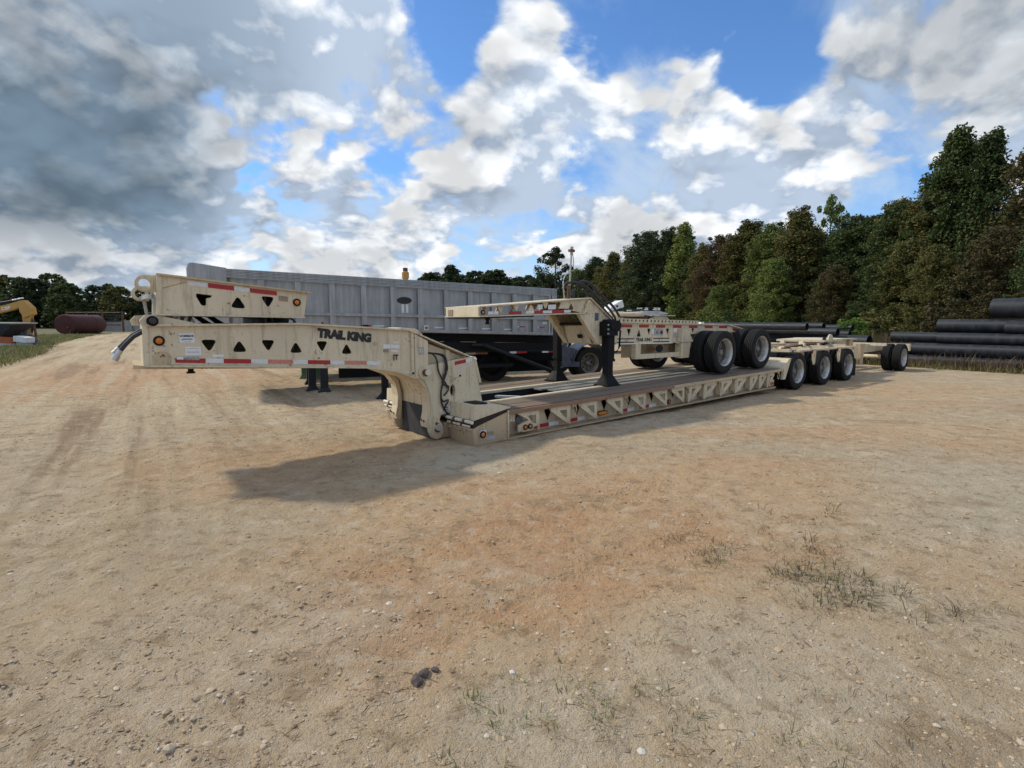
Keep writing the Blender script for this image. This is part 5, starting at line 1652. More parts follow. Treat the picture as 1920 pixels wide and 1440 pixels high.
DK = -.0298
ztop = lambda s: 2.762 + DK * s
zbot = lambda s: 1.482 + DK * s
zmid = lambda s: 1.848 - .0165 * s
DW = 2.45
SF, SR = -1.90, 6.24
ribs = [-1.88, -1.239, -.473, .262, .987, 1.687, 2.37, 3.048, 3.694, 4.351, 4.954, 5.575]
for far in (0, 1):
    fy = (lambda y: y) if not far else (lambda y: DW - y)
    def pr(pts, ya, yb):
        a, b = sorted((fy(ya), fy(yb)))
        return MB().prism(pts, a, b)
    edges = ribs + [6.09]
    for a, b in zip(edges[:-1], edges[1:]):
        D(pr([(a + .05, zbot(a) + .06), (b - .03, zbot(b) + .06), (b - .03, ztop(b) - .2), (a + .05, ztop(a) - .2)], .105, .12), 'side_panel')
    for s in ribs[1:]:
        D(pr([(s - .055, zbot(s) + .07), (s + .075, zbot(s) + .07), (s + .075, zmid(s) - .03), (s - .055, zmid(s) - .03)], .012, .104), 'side_rib')
        D(pr([(s - .055, zmid(s) + .035), (s + .075, zmid(s) + .035), (s + .075, ztop(s) - .19), (s - .055, ztop(s) - .19)], .012, .104), 'side_rib')
    D(pr([(SF, zmid(SF) - .03), (6.09, zmid(6.09) - .03), (6.09, zmid(6.09) + .035), (SF, zmid(SF) + .035)], .0, .103), 'mid_rail')
    D(pr([(SF, zbot(SF)), (SR, zbot(SR)), (SR, zbot(SR) + .07), (SF, zbot(SF) + .07)], -.012, .11), 'bottom_rail')
    for k in range(6):
        o = .19 - k * .032
        D(pr([(SF, ztop(SF) - o), (SR, ztop(SR) - o), (SR, ztop(SR) - o + .027), (SF, ztop(SF) - o + .025)], -.016 + (k % 2) * .012, .10), 'top_rail_slat')
    D(pr([(6.09, zbot(6.09) + .07), (6.24, zbot(6.2) + .07), (6.24, ztop(6.2) - .19), (6.09, ztop(6.1) - .19)], -.005, .12), 'corner_post')
    cap = [(SF, zbot(SF)), (SF, ztop(SF) + .01), (-2.35, ztop(SF) + .075), (-2.52, ztop(SF) + .095), (-2.585, ztop(SF) + .085), (-2.62, ztop(SF) + .045), (-2.635, ztop(SF) - .08), (-2.60, zbot(SF) + .25), (-2.50, zbot(SF) + .02)]
    D(pr(cap, -.004, .03), 'front_cap')
D(MB().prism([(-2.64, 1.65), (-2.60, 1.65), (-2.59, 2.86), (-2.645, 2.80)], .0, DW), 'front_wall')
D(MB().prism([(-2.5, 2.91), (SF, 2.83), (SF, 2.80), (-2.5, 2.88)], .0, DW), 'front_canopy')
D(MB().prism([(SR - .04, 1.32), (SR, 1.32), (SR, 2.56), (SR - .04, 2.56)], .1, DW - .1), 'tailgate')
D(MB().prism([(SF, 1.52), (SR, 1.28), (SR, 1.31), (SF, 1.55)], .1, DW - .1), 'floor')
D(MB().prism([(1.994 + .185 * math.cos(q), 2.195 + .085 * math.sin(q)) for q in [2 * PI * j / 22 for j in range(22)]], .092, .108), 'oval_badge', 'ink')
for s in (1.95, 2.06):
    flat('streak', s - .03, s + .03, 1.89, 2.10, .104, 'tape_white', DM, 0, .002)
for s, m in ((5.15, 'tape_red'), (5.76, 'tape_red')):
    flat('reflector_tape', s, s + .16, 1.52 - .03 * (s - 5), 1.55 - .03 * (s - 5), .103, m, DM)
    flat('reflector_tape', s - .16, s - .01, 1.525 - .03 * (s - 5), 1.55 - .03 * (s - 5), .103, 'tape_white', DM)
flat('sticker', 5.85, 5.99, 1.60, 1.66, .103, 'sticker', DM)
MB().box(2.45, 2.56, -.03, .06, 1.46, 1.58).build('lamp_bracket', 'white_paint', DM)
lamp('side_lamp', 2.505, 1.52, -.032, .035, DM, 'amber')
for s in (1.2, 2.75, 3.4, 4.05, 4.7):
    flat('caution_print', s, s + .28, 1.53 - .03 * s + .06, 1.56 - .03 * s + .06, .104, 'sticker', DM)
# black frame, ram and running gear
D(MB().prism([(-.2, 1.25), (6.3, 1.06), (6.3, 1.27), (-.2, 1.46)], .35, .60), 'frame_rail', 'black_paint')
D(MB().prism([(-.2, 1.25), (6.3, 1.06), (6.3, 1.27), (-.2, 1.46)], 1.85, 2.10), 'frame_rail', 'black_paint')
D(MB().prism([(.6, 1.0), (6.4, .78), (6.4, 1.06), (.6, 1.22)], .22, .30), 'side_skirt', 'black_paint')
D(MB().prism([(1.6, .66), (7.0, .50), (7.0, .90), (1.6, 1.0)], .95, 1.05), 'sub_frame', 'black_paint')
D(MB().prism([(2.0, .30), (6.4, .30), (6.4, .90), (2.0, .95)], 1.5, 1.6), 'sub_frame', 'black_paint')
D(MB().prism([(.5, .22), (6.6, .20), (6.6, .92), (.5, 1.1)], 1.16, 1.22), 'underframe_shade_panel', 'black_paint')  # black panel added for low framing and the deep shade under the body
D(MB().prism([(1.0, .905), (6.35, .84), (6.35, .86), (1.0, .925)], .20, .24), 'frame_ledge', 'black_satin')
D(MB().tube([(3.75, .12, 1.06), (4.20, .12, 1.05)], .05, 12), 'ram_mount', 'black_satin', True)
D(MB().tube([(4.1, .10, 1.05), (6.15, .16, .30)], .058, 14), 'lift_ram', 'black_satin', True)
for s0, s1, m in ((4.90, 5.10, 'tape_white'), (5.105, 5.42, 'tape_red'), (5.90, 6.10, 'tape_white'), (6.105, 6.40, 'tape_red'), (3.62, 3.90, 'sticker_brown'), (3.905, 4.25, 'rust')):
    flat('reflector_tape', s0, s1, .80, .855, .205, m, DM)
for s, y in ((7.38, .02), (4.62, .62)):
    wheel(DM, s, y + .13, .47, False, 1.0, 'rim_dark' if s > 6 else 'black_satin')  # forward rim blackened to paint the shadow it stands in
    wheel(DM, s, y + .46, .47, False, 1.0, 'rim_dark', inner=True)
    wheel(DM, s, DW - .15, .47, True, 1.0, 'rim_dark')
    wheel(DM, s, DW - .48, .47, True, 1.0, 'rim_dark', inner=True)
    D(MB().tube([(s, .3, .47), (s, DW - .3, .47)], .06, 10), 'axle_tube', 'black_paint', True)
fn = []
for q in np.linspace(PI * .02, PI * .98, 15):
    fn.append((7.38 + .60 * math.cos(q), .44 + .60 * math.sin(q)))
fo = [(7.38 + .625 * math.cos(q), .44 + .625 * math.sin(q)) for q in np.linspace(PI * .98, PI * .02, 15)]
D(MB().prism(fn + fo, -.06, .58), 'fender', 'fender_blue')
D(MB().prism([(6.42, .55), (6.76, .52), (6.80, .62), (6.95, .86), (6.42, 1.02)], -.02, .0), 'fender_skirt', 'fender_blue')
lamp('marker_lamp', 6.72, .60, -.024, .035, DM, 'red_lens')
D(MB().prism([(6.42, .40), (7.0, .38), (7.0, .52), (6.42, .54)], -.02, .12), 'step', 'fender_blue')
D(MB().prism([(3.95, .44), (4.95, .44), (5.0, .54), (4.0, .54)], .14, .6), 'spring_hanger', 'black_paint')
for y, s, w in ((.06, .03, .085), (.55, -.20, .085), (1.9, -.15, .085)):
    lg = D(MB().box(s - w, s + w, y - w, y + w, .12, 1.35), 'landing_leg', 'black_satin')
    MB().hexa([(s - .17, y - .14, -.01), (s + .17, y - .14, -.01), (s + .17, y + .14, -.01), (s - .17, y + .14, -.01), (s - .07, y - .07, .16), (s + .07, y - .07, .16), (s + .07, y + .07, .16), (s - .07, y + .07, .16)]).build('leg_foot', 'black_satin', lg)
D(MB().tube([(.12, .05, 1.0), (.30, .02, .86)], .02, 6), 'crank_handle', 'rust')
D(MB().box(-.3, .15, .0, 2.2, 1.22, 1.36), 'leg_beam', 'black_paint')

# ------------------------------------------------------------------ pieces of gear standing behind
def leg_stand(x, y, rz, mat, h, label, name='jack_stand', cat='jack stand', group=None, wide=.13):
    o = empty(name, (x, y, 0), rz, label, cat, group)
    MB().box(-wide * .5, wide * .5, -wide * .5, wide * .5, .5, h).build('outer_tube', mat, o)
    MB().box(-wide * .40, wide * .40, -wide * .40, wide * .40, .12, .5).build('inner_tube', mat, o)
    MB().box(-wide * .62, wide * .62, -wide * .62, wide * .62, h - .26, h - .03).build('collar', mat, o)
    MB().hexa([(-.15, -.13, .02), (.15, -.13, .02), (.15, .13, .02), (-.15, .13, .02), (-.06, -.06, .16), (.06, -.06, .16), (.06, .06, .16), (-.06, .06, .16)]).build('foot', mat, o)
    MB().box(-.2, .2, -.15, .15, 0, .02).build('foot_plate', mat, o)
    return o


leg_stand(-2.77, 11.9, DT, 'black_paint', 1.0, 'black jack leg on a flat foot standing just behind the lowboy gooseneck', wide=.17)
# a parked green trailer almost wholly hidden behind the dump trailer
gt = empty('green_trailer', (-5.85, 15.9, 0), DT, 'green flat trailer of which only two legs show behind the black dump trailer legs', 'trailer')
for s, y in ((-.16, .0), (.16, .05)):
    lg = MB().box(s - .09, s + .09, y - .09, y + .09, .14, 1.1).build('landing_leg', 'green_paint', gt)
    MB().hexa([(s - .18, y - .13, 0), (s + .18, y - .13, 0), (s + .18, y + .13, 0), (s - .18, y + .13, 0), (s - .09, y - .09, .16), (s + .09, y - .09, .16), (s + .09, y + .09, .16), (s - .09, y + .09, .16)]).build('leg_foot', 'green_paint', lg)
MB().box(-.9, 6.5, -.25, 2.0, 1.1, 1.35).build('bed', 'green_paint', gt)
for s in (4.6, 5.8):
    wheel(gt, s, .05, .46)
    wheel(gt, s, 1.75, .46, True)
    MB().tube([(s, .1, .46), (s, 1.7, .46)], .06, 8).build('axle_tube', 'black_paint', gt)
for s in (4.6, 5.8):
    MB().box(s - .1, s + .1, .3, 1.5, .46, 1.1).build('axle_mount', 'black_paint', gt)
# yellow machine behind the dump body: only its stack shows
ym = empty('yellow_loader', (-7.64, 40.0, 0), 0, 'yellow machine hidden by the dump body with only its brown exhaust stack showing', 'loader')
MB().box(-2.2, 2.2, -1.1, 1.1, 1.0, 2.1).build('engine_hood', 'yellow_paint', ym)
MB().box(-2.8, 2.8, -1.2, 1.2, .5, 1.0).build('chassis', 'yellow_paint', ym)
MB().prism([(-1.9, 2.1), (-.4, 2.1), (-.4, 3.6), (-1.7, 3.6)], -.8, .8).build('cab', 'dark_glass', ym)
MB().lathe([(.0005, 2.1), (.20, 2.1), (.20, 4.7), (.26, 4.72), (.26, 5.12), (.19, 5.15), (.17, 5.2), (.17, 5.42), (.0005, 5.42)], 16, 'z').build('exhaust_stack', 'sticker_brown', ym, True).data.materials[0] = MAT['yellow_paint']
MB().lathe([(.0005, 5.20), (.175, 5.20), (.175, 5.44), (.0005, 5.44)], 14, 'z').build('stack_cap', 'rust', ym, True)
for s in (-1.8, 1.8):
    for y in (-1.05, 1.05):
        w = wheel(ym, s, y, .75, y > 0, 1.62)

# service truck behind the jeep
tk = empty('service_truck', (5.6, 30.0, 0), R(12), 'white truck with a chrome box and a tilted tank hidden behind the jeep dolly', 'truck')
MB().box(-4.1, 2.4, -1.1, 1.1, .75, 1.05).build('chassis', 'black_paint', tk)
MB().prism([(.1, 1.05), (.95, 1.05), (.95, 2.05), (.78, 2.15), (.1, 2.15)], -1.0, 1.0).build('tool_box', 'chrome', tk)
for z in (1.35, 1.72):
    MB().box(.08, .98, -1.03, 1.03, z, z + .03).build('box_trim', 'sticker_grey', tk)
MB().hexa([(-.55, -.5, 2.16), (.28, -.5, 2.42), (.28, .5, 2.42), (-.55, .5, 2.16), (-.42, -.5, 2.46), (.18, -.5, 2.78), (.18, .5, 2.78), (-.42, .5, 2.46)]).build('water_tank', 'white_paint', tk)
MB().tube([(-.12, -.505, 2.46), (-.12, -.53, 2.46)], .06, 10).build('tank_cap', 'ink', tk)
MB().box(-.5, .3, -.4, .4, 1.05, 2.2).build('tank_stand', 'white_paint', tk)
MB().box(1.05, 1.14, -1.0, -.9, 1.05, 2.2).build('rack_post', 'sticker', tk)
for x0, x1, z in ((.6, 2.3, 2.22), (1.0, 2.2, 2.02), (1.2, 2.25, 2.34)):
    MB().tube([(x0, -.8, z), (x1, -.8, z)], .035, 8).build('boom_tube', 'black_satin', tk)
    MB().tube([(x0 + .2, .3, z + .02), (x1, .3, z + .03)], .035, 8).build('boom_tube', 'white_paint', tk)
for x in (1.35, 1.6, 1.85, 2.05):
    MB().box(x, x + .14, -.85, -.7, 2.24, 2.38).build('boom_fitting', 'sticker' if int(x * 20) % 2 else 'black_paint', tk)
MB().box(1.2, 2.3, -.9, .9, 1.05, 1.6).build('rack_bed', 'black_satin', tk)
MB().lathe([(.0005, -.05), (.16, -.05), (.20, .0), (.16, .05), (.0005, .05)], 14, 'y', (1.95, -.95, 1.86)).build('hose_reel', 'chrome', tk, True)
MB().tube([(1.95, -.92, 1.86), (1.95, -.5, 1.6)], .04, 6).build('reel_arm', 'black_satin', tk)
MB().prism([(-2.2, 1.05), (-4.1, 1.05), (-4.15, 1.6), (-3.5, 1.65), (-3.2, 1.95), (-2.2, 1.95)], -1.0, 1.0).build('cab', 'white_paint', tk)
for s in (1.2, -3.3):
    wheel(tk, s, -.95, .50, False, 1.05)
    wheel(tk, s, .95, .50, True, 1.05)

# ------------------------------------------------------------------ black pipes
PD = Vector((0.56, -0.83, 0)).normalized()


def pipe_mesh(r, L):
    t = max(.02, r * .09)
    n = 26
    b = MB()
    b.lathe([(r - t, 0), (r, 0), (r, L * .34), (r * 1.012, L * .34 + .002), (r * 1.012, L * .34 + .05), (r, L * .34 + .052), (r, L * .67), (r * 1.012, L * .67 + .002), (r * 1.012, L * .67 + .05), (r, L * .67 + .052), (r, L), (r - t, L)], n, 'x', closed=True)
    o = b.build('black_pipe', 'black_pipe', None, True)
    me = o.data
    bpy.data.objects.remove(o)
    return me


PM = {}


def pipe(x, y, z, r, L, label, group, yaw=0.0):
    """x, y is the far left end"""
    k = (r, L)
    if k not in PM:
        PM[k] = pipe_mesh(r, L)
    a = math.atan2(PD.y, PD.x) + yaw
    o = link('black_pipe', PM[k], None, (x, y, z), (0, 0, a))
    return tag(o, label, 'pipe', group)


NRM = Vector((-PD.y, PD.x, 0))             # away from the camera, to the right and back
GR = 'black pipes stacked on the right'
def right_pipe(base, row, dep, r, z, start, label, L=9.0):
    p = Vector((15.25, 20.5, 0)) + PD * (start + .32 * (.5 - dep)) + NRM * dep
    pipe(p.x, p.y, z, r, L, label, GR, random.uniform(-.012, .012))


right_pipe(0, 0, 0, .20, .22, -1.19, 'bottom front black pipe of the right stack, half hidden by dead weeds')
right_pipe(0, 0, .42, .20, .21, -1.37, 'bottom row pipe behind the front one in the right stack')
right_pipe(0, 0, .84, .20, .21, -0.84, 'bottom row pipe at the back of the right stack')
right_pipe(0, 1, .12, .225, .64, -0.37, 'second row black pipe of the right stack whose left end shows past the last tyre')
right_pipe(0, 1, .60, .225, .63, -0.82, 'second row black pipe lying behind the front one of the right stack')
right_pipe(0, 2, .36, .20, 1.05, 0.35, 'third row front black pipe starting behind brown weeds in the right stack')
right_pipe(0, 2, .80, .20, 1.06, -1.19, 'third row black pipe reaching furthest left in the right stack')
right_pipe(0, 2, 1.25, .20, 1.04, -0.31, 'third row black pipe at the back of the right stack')
right_pipe(0, 3, 1.0, .25, 1.50, 0.32, 'fourth row black pipe with a blunt left end under the topmost pipe')
right_pipe(0, 3, .55, .20, 1.44, 2.26, 'fourth row pipe starting further right in front of the blunt ended one')
right_pipe(0, 4, 1.2, .36, 2.12, 1.88, 'thick black pipe lying on top of the right stack')
GL = 'black pipes heaped on the left'
for ex, ey, z, r, L, lb in ((13.6, 21.5, .30, .27, 10.0, 'bottom front black pipe of the left heap behind the lowboy axles'),
                            (14.3, 22.0, .84, .27, 10.5, 'thick grey sheened pipe with a joint line in the left heap'),
                            (14.1, 22.6, .30, .27, 10.0, 'bottom rear black pipe of the left heap'),
                            (13.35, 22.6, 1.22, .165, 8.5, 'pipe in the left heap ending over the middle axle'),
                            (14.05, 22.9, 1.13, .15, 8.5, 'pipe in the left heap with its open end nearest the brown weeds'),
                            (12.25, 23.0, 1.44, .155, 9.0, 'topmost front pipe of the left heap with a dark open end'),
                            (13.2, 23.4, 1.45, .16, 9.0, 'topmost rear pipe of the left heap'),
                            (14.6, 23.7, 1.38, .14, 9.0, 'upper pipe of the left heap running behind the green bush')):
    p = Vector((ex, ey, 0)) - PD * L
    pipe(p.x, p.y, z, r, L, lb, GL, random.uniform(-.01, .01))

rgw = random.Random(31)
sp = []
for _ in range(150):
    q = Vector((14.95, 20.3, 0)) + PD * rgw.uniform(-1.4, 6.5) - NRM * abs(rgw.gauss(.12, .2))
    sp.append((q.x, q.y, 0, rgw.uniform(.6, 1.6)))
blades(sp, 'dry_weed', 'dead_weeds', 'brown dead weeds along the foot of the right pipe stack', n_each=12, h=(.18, .45), spread=.18, w=.007, rng=rgw, lean=.6)
sp = []
for _ in range(120):
    x, y = rgw.gauss(15.3, .55), rgw.gauss(22.6, .5)
    sp.append((x, y, 0, rgw.uniform(.7, 1.25)))
blades(sp, 'dry_weed', 'dead_weeds', 'tall brown dead weeds between the two pipe heaps', n_each=11, h=(.6, 1.25), spread=.2, w=.010, rng=rgw, lean=.35)
sp = []
for _ in range(160):
    q = Vector((14.7, 20.3, 0)) + PD * rgw.uniform(-2.5, 7.5) - NRM * abs(rgw.gauss(.1, .3))
    sp.append((q.x, q.y, 0, rgw.uniform(.5, 1.2)))
blades(sp, 'grass_blade', 'grass', 'ragged grass along the edge of the yard by the pipes', n_each=12, h=(.10, .28), spread=.2, w=.008, rng=rgw)

# ------------------------------------------------------------------ far left of the yard
# rusty tank
tkx = empty('rusty_tank', (-54.0, 69.3, 0), R(98), 'dark rusty steel tank lying on its side in the grass', 'tank')
MB().lathe([(.0005, -3.3), (.7, -3.27), (1.14, -3.2), (1.2, -3.1), (1.2, -.9), (1.215, -.89), (1.215, -.8), (1.2, -.79), (1.2, 1.2), (1.215, 1.21), (1.215, 1.3), (1.2, 1.31), (1.2, 3.1), (1.14, 3.2), (.7, 3.27), (.0005, 3.3)], 36, 'x', (0, 0, 1.22)).build('shell', 'tank_rust', tkx, True)
for x in (-2.3, 2.1):
    MB().prism([(x - .15, -.05), (x + .15, -.05), (x + .15, .35), (x - .15, .35)], -.8, .8).build('saddle', 'tank_rust', tkx)
MB().tube([(-3.25, -.4, .9), (-3.5, -.45, .88)], .12, 10).build('outlet', 'rust', tkx, True)
MB().tube([(-3.2, -.5, .5), (-3.6, -.7, -.02)], .05, 7).build('outlet_pipe', 'rust', tkx, True)

# excavator whose boom reaches in from the left
ex = empty('excavator', (-38.9, 37.5, 0), R(0), 'yellow excavator boom and stick reaching in at the left edge of the photo', 'excavator')
ex.scale = (.62, .62, .68)
boom = MB()
up = [(-1.2, 1.7), (1.2, 3.1), (4.0, 3.42), (7.6, 4.02), (9.35, 4.45)]
lo = [(9.55, 3.95), (8.4, 3.55), (6.0, 3.02), (3.0, 2.35), (1.4, 2.0), (-.8, 1.1)]
boom.prism(up + lo, -.24, .24)
boom.build('boom', 'yellow_paint', ex)
MB().prism([(9.15, 4.42), (9.75, 4.50), (10.55, 3.75), (10.62, 3.15), (10.2, 2.95), (9.65, 2.75), (9.25, 3.4)], -.32, .32).build('boom_end', 'yellow_paint', ex)
MB().prism([(9.35, 3.3), (10.35, 3.2), (10.15, 1.9), (9.95, .75), (9.50, .60), (9.40, 1.9)], -.20, .20).build('stick', 'yellow_paint', ex)
MB().tube([(6.6, 0, 4.12), (9.2, 0, 4.62)], .11, 10).build('stick_ram', 'black_satin', ex, True)
MB().tube([(8.4, -.1, 4.50), (9.6, -.1, 4.72)], .07, 10).build('ram_rod', 'chrome', ex, True)
MB().tube([(3.0, 0, 3.62), (8.2, 0, 4.40)], .13, 10).build('boom_ram', 'black_satin', ex, True)
MB().tube([(10.25, 0, 3.0), (10.15, 0, 1.3)], .07, 8).build('bucket_ram', 'black_satin', ex, True)
MB().prism([(9.45, .65), (10.25, .85), (10.55, .35), (10.2, -.02), (9.6, -.04), (9.2, .15), (9.25, .5)], -.55, .55).build('bucket', 'yellow_paint', ex)
MB().prism([(10.3, 2.6), (10.45, 2.6), (10.65, .1), (10.55, .05)], -.1, .1).build('bucket_link', 'rust', ex)
letter('fleet_lettering', 'CBP', .42, 'sticker', ex, (7.75, -.25, 3.70), .015, -.19, 1.05, 1.35)
MB().prism([(-3.4, 1.05), (1.0, 1.05), (1.0, 2.0), (-3.2, 2.2)], -1.3, 1.3).build('house', 'yellow_paint', ex)
MB().prism([(-.9, 1.9), (.95, 1.9), (.75, 3.0), (-.8, 3.0)], .35, 1.3).build('cab', 'dark_glass', ex)
for y in (-1.35, .75):
    MB().prism([(-2.2, .0), (2.2, .0), (2.6, .45), (2.2, .9), (-2.2, .9), (-2.6, .45)], y, y + .6).build('track', 'black_satin', ex)
# green truck far behind it
gk = empty('green_truck', (-60.0, 61.5, 0), R(14), 'green truck with a dark windscreen parked behind the excavator boom', 'truck')
MB().prism([(-.4, .75), (2.0, .75), (2.1, 1.25), (1.5, 1.75), (-.4, 1.95)], -1.0, 1.0).build('hood', 'green_paint', gk)
MB().prism([(-1.8, .75), (-.45, .75), (-.45, 1.95), (-.8, 2.95), (-1.8, 2.95)], -1.05, 1.05).build('cab', 'green_paint', gk)
MB().prism([(-.68, 2.0), (-.43, 2.0), (-.77, 2.9), (-1.0, 2.9)], -.95, .95).build('windscreen', 'dark_glass', gk)
MB().prism([(2.0, .55), (2.3, .55), (2.3, .95), (2.0, .95)], -1.05, 1.05).build('bumper', 'chrome', gk)
for y in (-.95, .95):
    MB().disc(1.0, .55, .58, y - .08, y + .08, 16).build('front_wheel', 'rubber', gk)
MB().prism([(-7.0, .9), (-1.9, .9), (-1.9, 2.6), (-7.0, 2.6)], -1.1, 1.1).build('load_bed', 'rubble', gk)
for y in (-.95, .95):
    MB().disc(-5.8, .52, .52, y - .1, y + .1, 16).build('rear_wheel', 'rubber', gk)
lamp_g = MB().disc(2.31, .75, .1, -.8, -.6, 8)
hv = empty('dump_wagon', (-74.0, 88.0, 0), R(10), 'dark low wagon standing in the grass left of the rusty tank', 'wagon')
MB().prism([(-5.5, .6), (-2.5, .6), (-2.2, 1.5), (-5.8, 1.5)], -1.1, 1.1).build('wagon_body', 'mud_rubber', hv)
for s in (-5.0, -3.0):
    for y in (-.95, .95):
        MB().disc(s, .48, .48, y - .12, y + .12, 16).build('wagon_wheel', 'rubber', hv)
# hopper with orange beam
hp_ = empty('screen_hopper', (-33.2, 35.0, 0), R(8), 'dark tapered hopper on an orange beam and white skid at the left edge', 'hopper')
MB().hexa([(-4.0, -.7, .95), (1.15, -.7, .72), (1.15, .9, .72), (-4.0, .9, .95), (-4.0, -1.0, 1.55), (2.0, -1.0, 1.48), (2.0, 1.2, 1.48), (-4.0, 1.2, 1.55)]).build('hopper_bin', 'mud_rubber', hp_)
MB().prism([(-4.0, 1.555), (2.05, 1.49), (2.05, 1.57), (-4.0, 1.64)], -1.05, 1.25).build('bin_rim', 'sticker_grey', hp_)
MB().hexa([(-4, -.95, .62), (1.85, -.95, .28), (1.85, -.7, .28), (-4, -.7, .62), (-4, -.95, 1.02), (1.85, -.95, .66), (1.85, -.7, .66), (-4, -.7, 1.02)]).build('side_beam', 'orange_paint', hp_)
MB().hexa([(-4, -1.0, .30), (1.9, -1.0, .02), (1.9, -.6, .02), (-4, -.6, .30), (-4, -1.0, .58), (1.9, -1.0, .25), (1.9, -.6, .25), (-4, -.6, .58)]).build('skid_beam', 'white_paint', hp_)
MB().box(-4, 1.8, .5, .9, 0, .7).build('rear_frame', 'rust', hp_)
MB().box(2.0, 4.1, -.55, -.4, .05, .12).build('tow_bar', 'white_paint', hp_)
wb = empty('fuel_box', (-30.3, 34.2, 0), R(-8), 'white steel box on a stand at the end of the dark hopper', 'box')
MB().prism([(-.42, .42), (.42, .34), (.44, .66), (-.40, .76)], -.3, .3).build('box_shell', 'white_paint', wb)
MB().box(-.34, .34, -.2, .2, 0, .40).build('box_stand', 'sticker_grey', wb)
rb = MB()
rr = random.Random(4)
for _ in range(120):
    a, q = rr.uniform(0, 6.28), rr.random() ** .5
    x, y = 1.25 * q * math.cos(a), 1.0 * q * math.sin(a)
    z = max(0, 1.15 * (1 - q) + rr.uniform(-.08, .08))
    s = rr.uniform(.10, .26)
    rb.hexa([(x - s, y - s * .8, z - s), (x + s, y - s, z - s * .8), (x + s * .8, y + s, z - s), (x - s, y + s, z - s * .9), (x - s * .7, y - s, z + s * .6), (x + s * .9, y - s * .6, z + s * .7), (x + s * .6, y + s * .9, z + s * .5), (x - s * .9, y + s * .6, z + s * .8)])
ro = rb.build('rubble_heap', 'rubble')
ro.location = (-32.1, 36.2, .0)
ro.scale = (.75, .75, 1.0)
tag(ro, 'grey broken rubble heaped under the excavator stick', 'rubble heap')
# concrete blocks and scrap by the track
for x, y, a, sz, m, lb in ((-62.0, 86.0, 38, (4.6, .8, 1.5), 'concrete', 'long grey concrete barrier right of the rusty tank'), (-61.3, 87.6, 30, (2.6, .8, 1.7), 'concrete', 'grey concrete block with a dark blue sheet on it'),
                           (-59.4, 88.4, 25, (2.2, 1.0, .9), 'concrete', 'low concrete block beside the blue sheeted one')):
    o = empty('concrete_block', (x, y, 0), R(a), lb, 'concrete block', 'concrete blocks by the track')
    L, w, h = sz
    MB().prism([(-L / 2, 0), (L / 2, 0), (L / 2, h * .96), (L / 2 - .05, h), (-L / 2 + .05, h), (-L / 2, h * .96)], -w / 2, w / 2).build('block_body', m, o)
    for k in range(int(L / 1.1)):
        MB().box(-L / 2 + .35 + k * 1.1, -L / 2 + .55 + k * 1.1, -w / 2 - .01, -w / 2 + .02, h * .2, h * .8).build('block_groove', 'sticker_grey', o)
bs = MB().hexa([(-.9, -.05, 0), (.9, -.05, .1), (.9, .05, .1), (-.9, .05, 0), (-.9, -.05, .9), (.85, -.05, 1.0), (.85, .05, 1.0), (-.9, .05, .9)]).build('blue_sheet', 'blue_tarp')
bs.location, bs.rotation_euler = (-60.9, 87.05, .55), (0, 0, R(30))
tag(bs, 'dark blue sheet leaning on the concrete block', 'sheet')
for i, (x, y, a, lb) in enumerate(((-57.6, 88.2, 60, 'pale concrete pipe with a round hole, left of its twin by the track'), (-55.8, 88.8, 52, 'pale concrete pipe right of its twin, nearest the trailer nose'))):
    o = empty('concrete_pipe', (x, y, 0), R(a - 90), lb, 'concrete pipe', 'concrete pipes by the track')
    MB().lathe([(.33, -1.0), (.85, -1.0), (.85, 1.0), (.33, 1.0)], 24, 'y', (0, 0, .85), True).build('pipe_ring', 'concrete', o, True)
    MB().box(-.5, .5, -.9, .9, -.02, .12).build('pipe_cradle', 'rust', o)
cs = empty('slab_stack', (-56.2, 94.0, 0), R(15), 'pale slabs stacked in steps behind the concrete pipes', 'slabs')
for k, (x0, x1) in enumerate(((-2.2, 3.0), (-2.3, 3.0), (-1.0, 3.0))):
    MB().box(x0, x1, -.7, .7, k * .62 + (1.0 if k else 0) - (0 if k else 0), k * .62 + (1.0 if k else 0) + .5).build('slab', 'concrete', cs)
MB().box(-1.8, 2.8, -.5, .5, .5, 1.62).build('slab_support', 'rubble', cs)
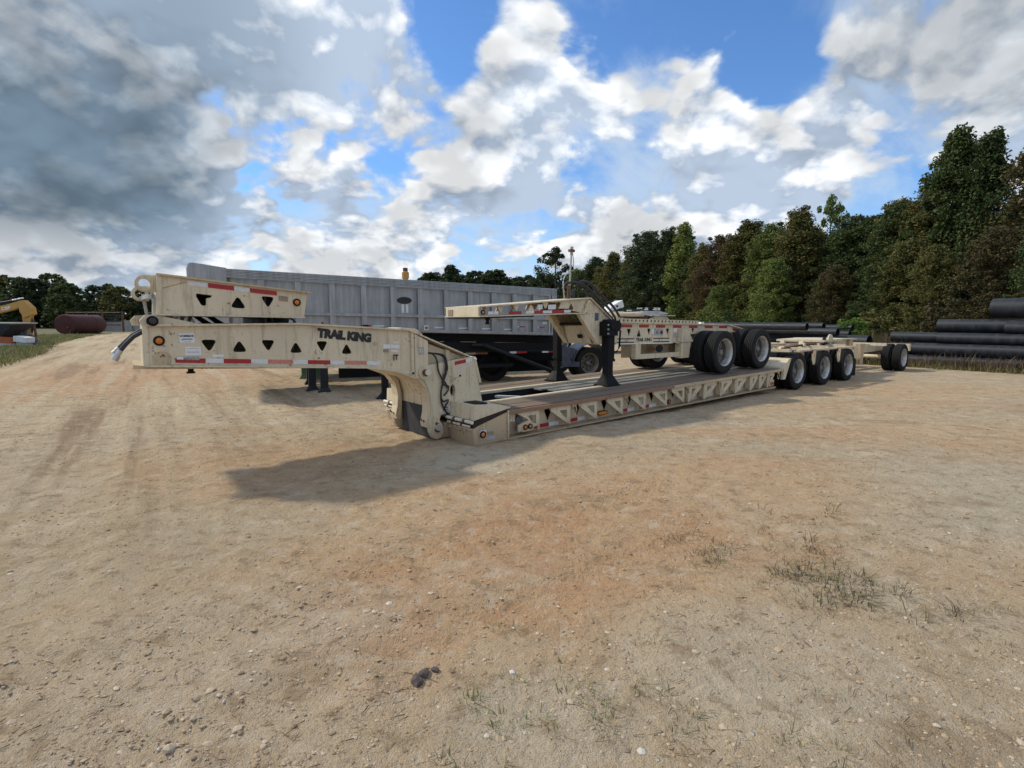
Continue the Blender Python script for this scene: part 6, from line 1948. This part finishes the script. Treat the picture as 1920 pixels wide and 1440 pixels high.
# rusty racks
for i, (x, y, n, w_, lb) in enumerate(((-63.5, 84.0, 4, 7.6, 'long rusty rack with dark bars behind the tank'), (-57.0, 90.0, 3, 4.6, 'shorter rusty rack right of the long one'))):
    o = empty('steel_rack', (x, y, 0), R(6), lb, 'rack', 'rusty racks behind the tank')
    for k in range(n):
        xx = -w_ / 2 + k * w_ / (n - 1) + (.3 if k % 2 else 0)
        MB().box(xx - .11, xx + .11, -.1, .1, 0, 3.1).build('post', 'rust', o)
    MB().box(-w_ / 2, w_ / 2, -.06, .06, 2.88, 3.0).build('top_bar', 'sticker_brown', o)
    MB().box(-w_ / 2, w_ / 2, -.06, .06, .95, 1.1).build('low_bar', 'rust', o)
    for z in (1.5, 2.0, 2.4):
        MB().box(-w_ / 2 + .1, w_ / 2 - .1, .10, .30, z, z + .22).build('stored_bar', 'ink', o)
# far parked vehicle behind the trailer nose
fv = empty('grey_pickup', (-61.5, 102.0, 0), R(8), 'grey pickup parked far off beside the gooseneck nose', 'pickup')
MB().prism([(-2.6, .55), (2.6, .55), (2.6, 1.15), (1.3, 1.3), (.6, 1.95), (-.8, 1.95), (-.9, 1.25), (-2.6, 1.25)], -.9, .9).build('body', 'sticker_grey', fv)
MB().prism([(.5, 1.3), (1.1, 1.3), (.55, 1.85), (-.6, 1.85), (-.6, 1.3)], -.92, .92).build('windows', 'dark_glass', fv)
for s in (-1.7, 1.7):
    for y in (-.8, .8):
        MB().disc(s, .42, .42, y - .1, y + .1, 14).build('wheel', 'rubber', fv)

# ------------------------------------------------------------------ small things on the dirt
def clod(x, y, s, n, label, mat='clod', seed=3, name='clod', cat='clod'):
    r = random.Random(seed)
    bm = bmesh.new()
    bmesh.ops.create_icosphere(bm, subdivisions=2, radius=s)
    for v in bm.verts:
        k = 1 + .45 * (float(vnoise(np.array(v.co.x * 3 / s + seed), np.array(v.co.y * 3 / s + v.co.z * 2 / s), seed)) - .5) + r.uniform(-.1, .1)
        v.co = Vector((v.co.x * k * 1.35, v.co.y * k, v.co.z * k * .75))
    me = bpy.data.meshes.new(name)
    bm.to_mesh(me)
    bm.free()
    me.materials.append(MAT[mat])
    o = link(name, me, None, (x, y, float(ground_h(x, y)) + s * .35), (0, 0, r.uniform(0, 3)))
    return tag(o, label, cat)


clod(-.452, 2.435, .028, 1, 'dark clod, the nearest of the three lying in a row', seed=3)
clod(-.425, 2.475, .024, 1, 'dark clod in the middle of the three lying in a row', seed=5)
clod(-.375, 2.50, .017, 1, 'small dark clod at the right end of the row of three', seed=8)
clod(.0, 2.50, .012, 1, 'small bright white stone beside the grass tuft', 'tape_white', 6, 'stone', 'stone')
clod(-.80, 3.02, .013, 1, 'pale stone in the small cluster left of the orange dirt', 'tan_lid', 26, 'stone', 'stone')
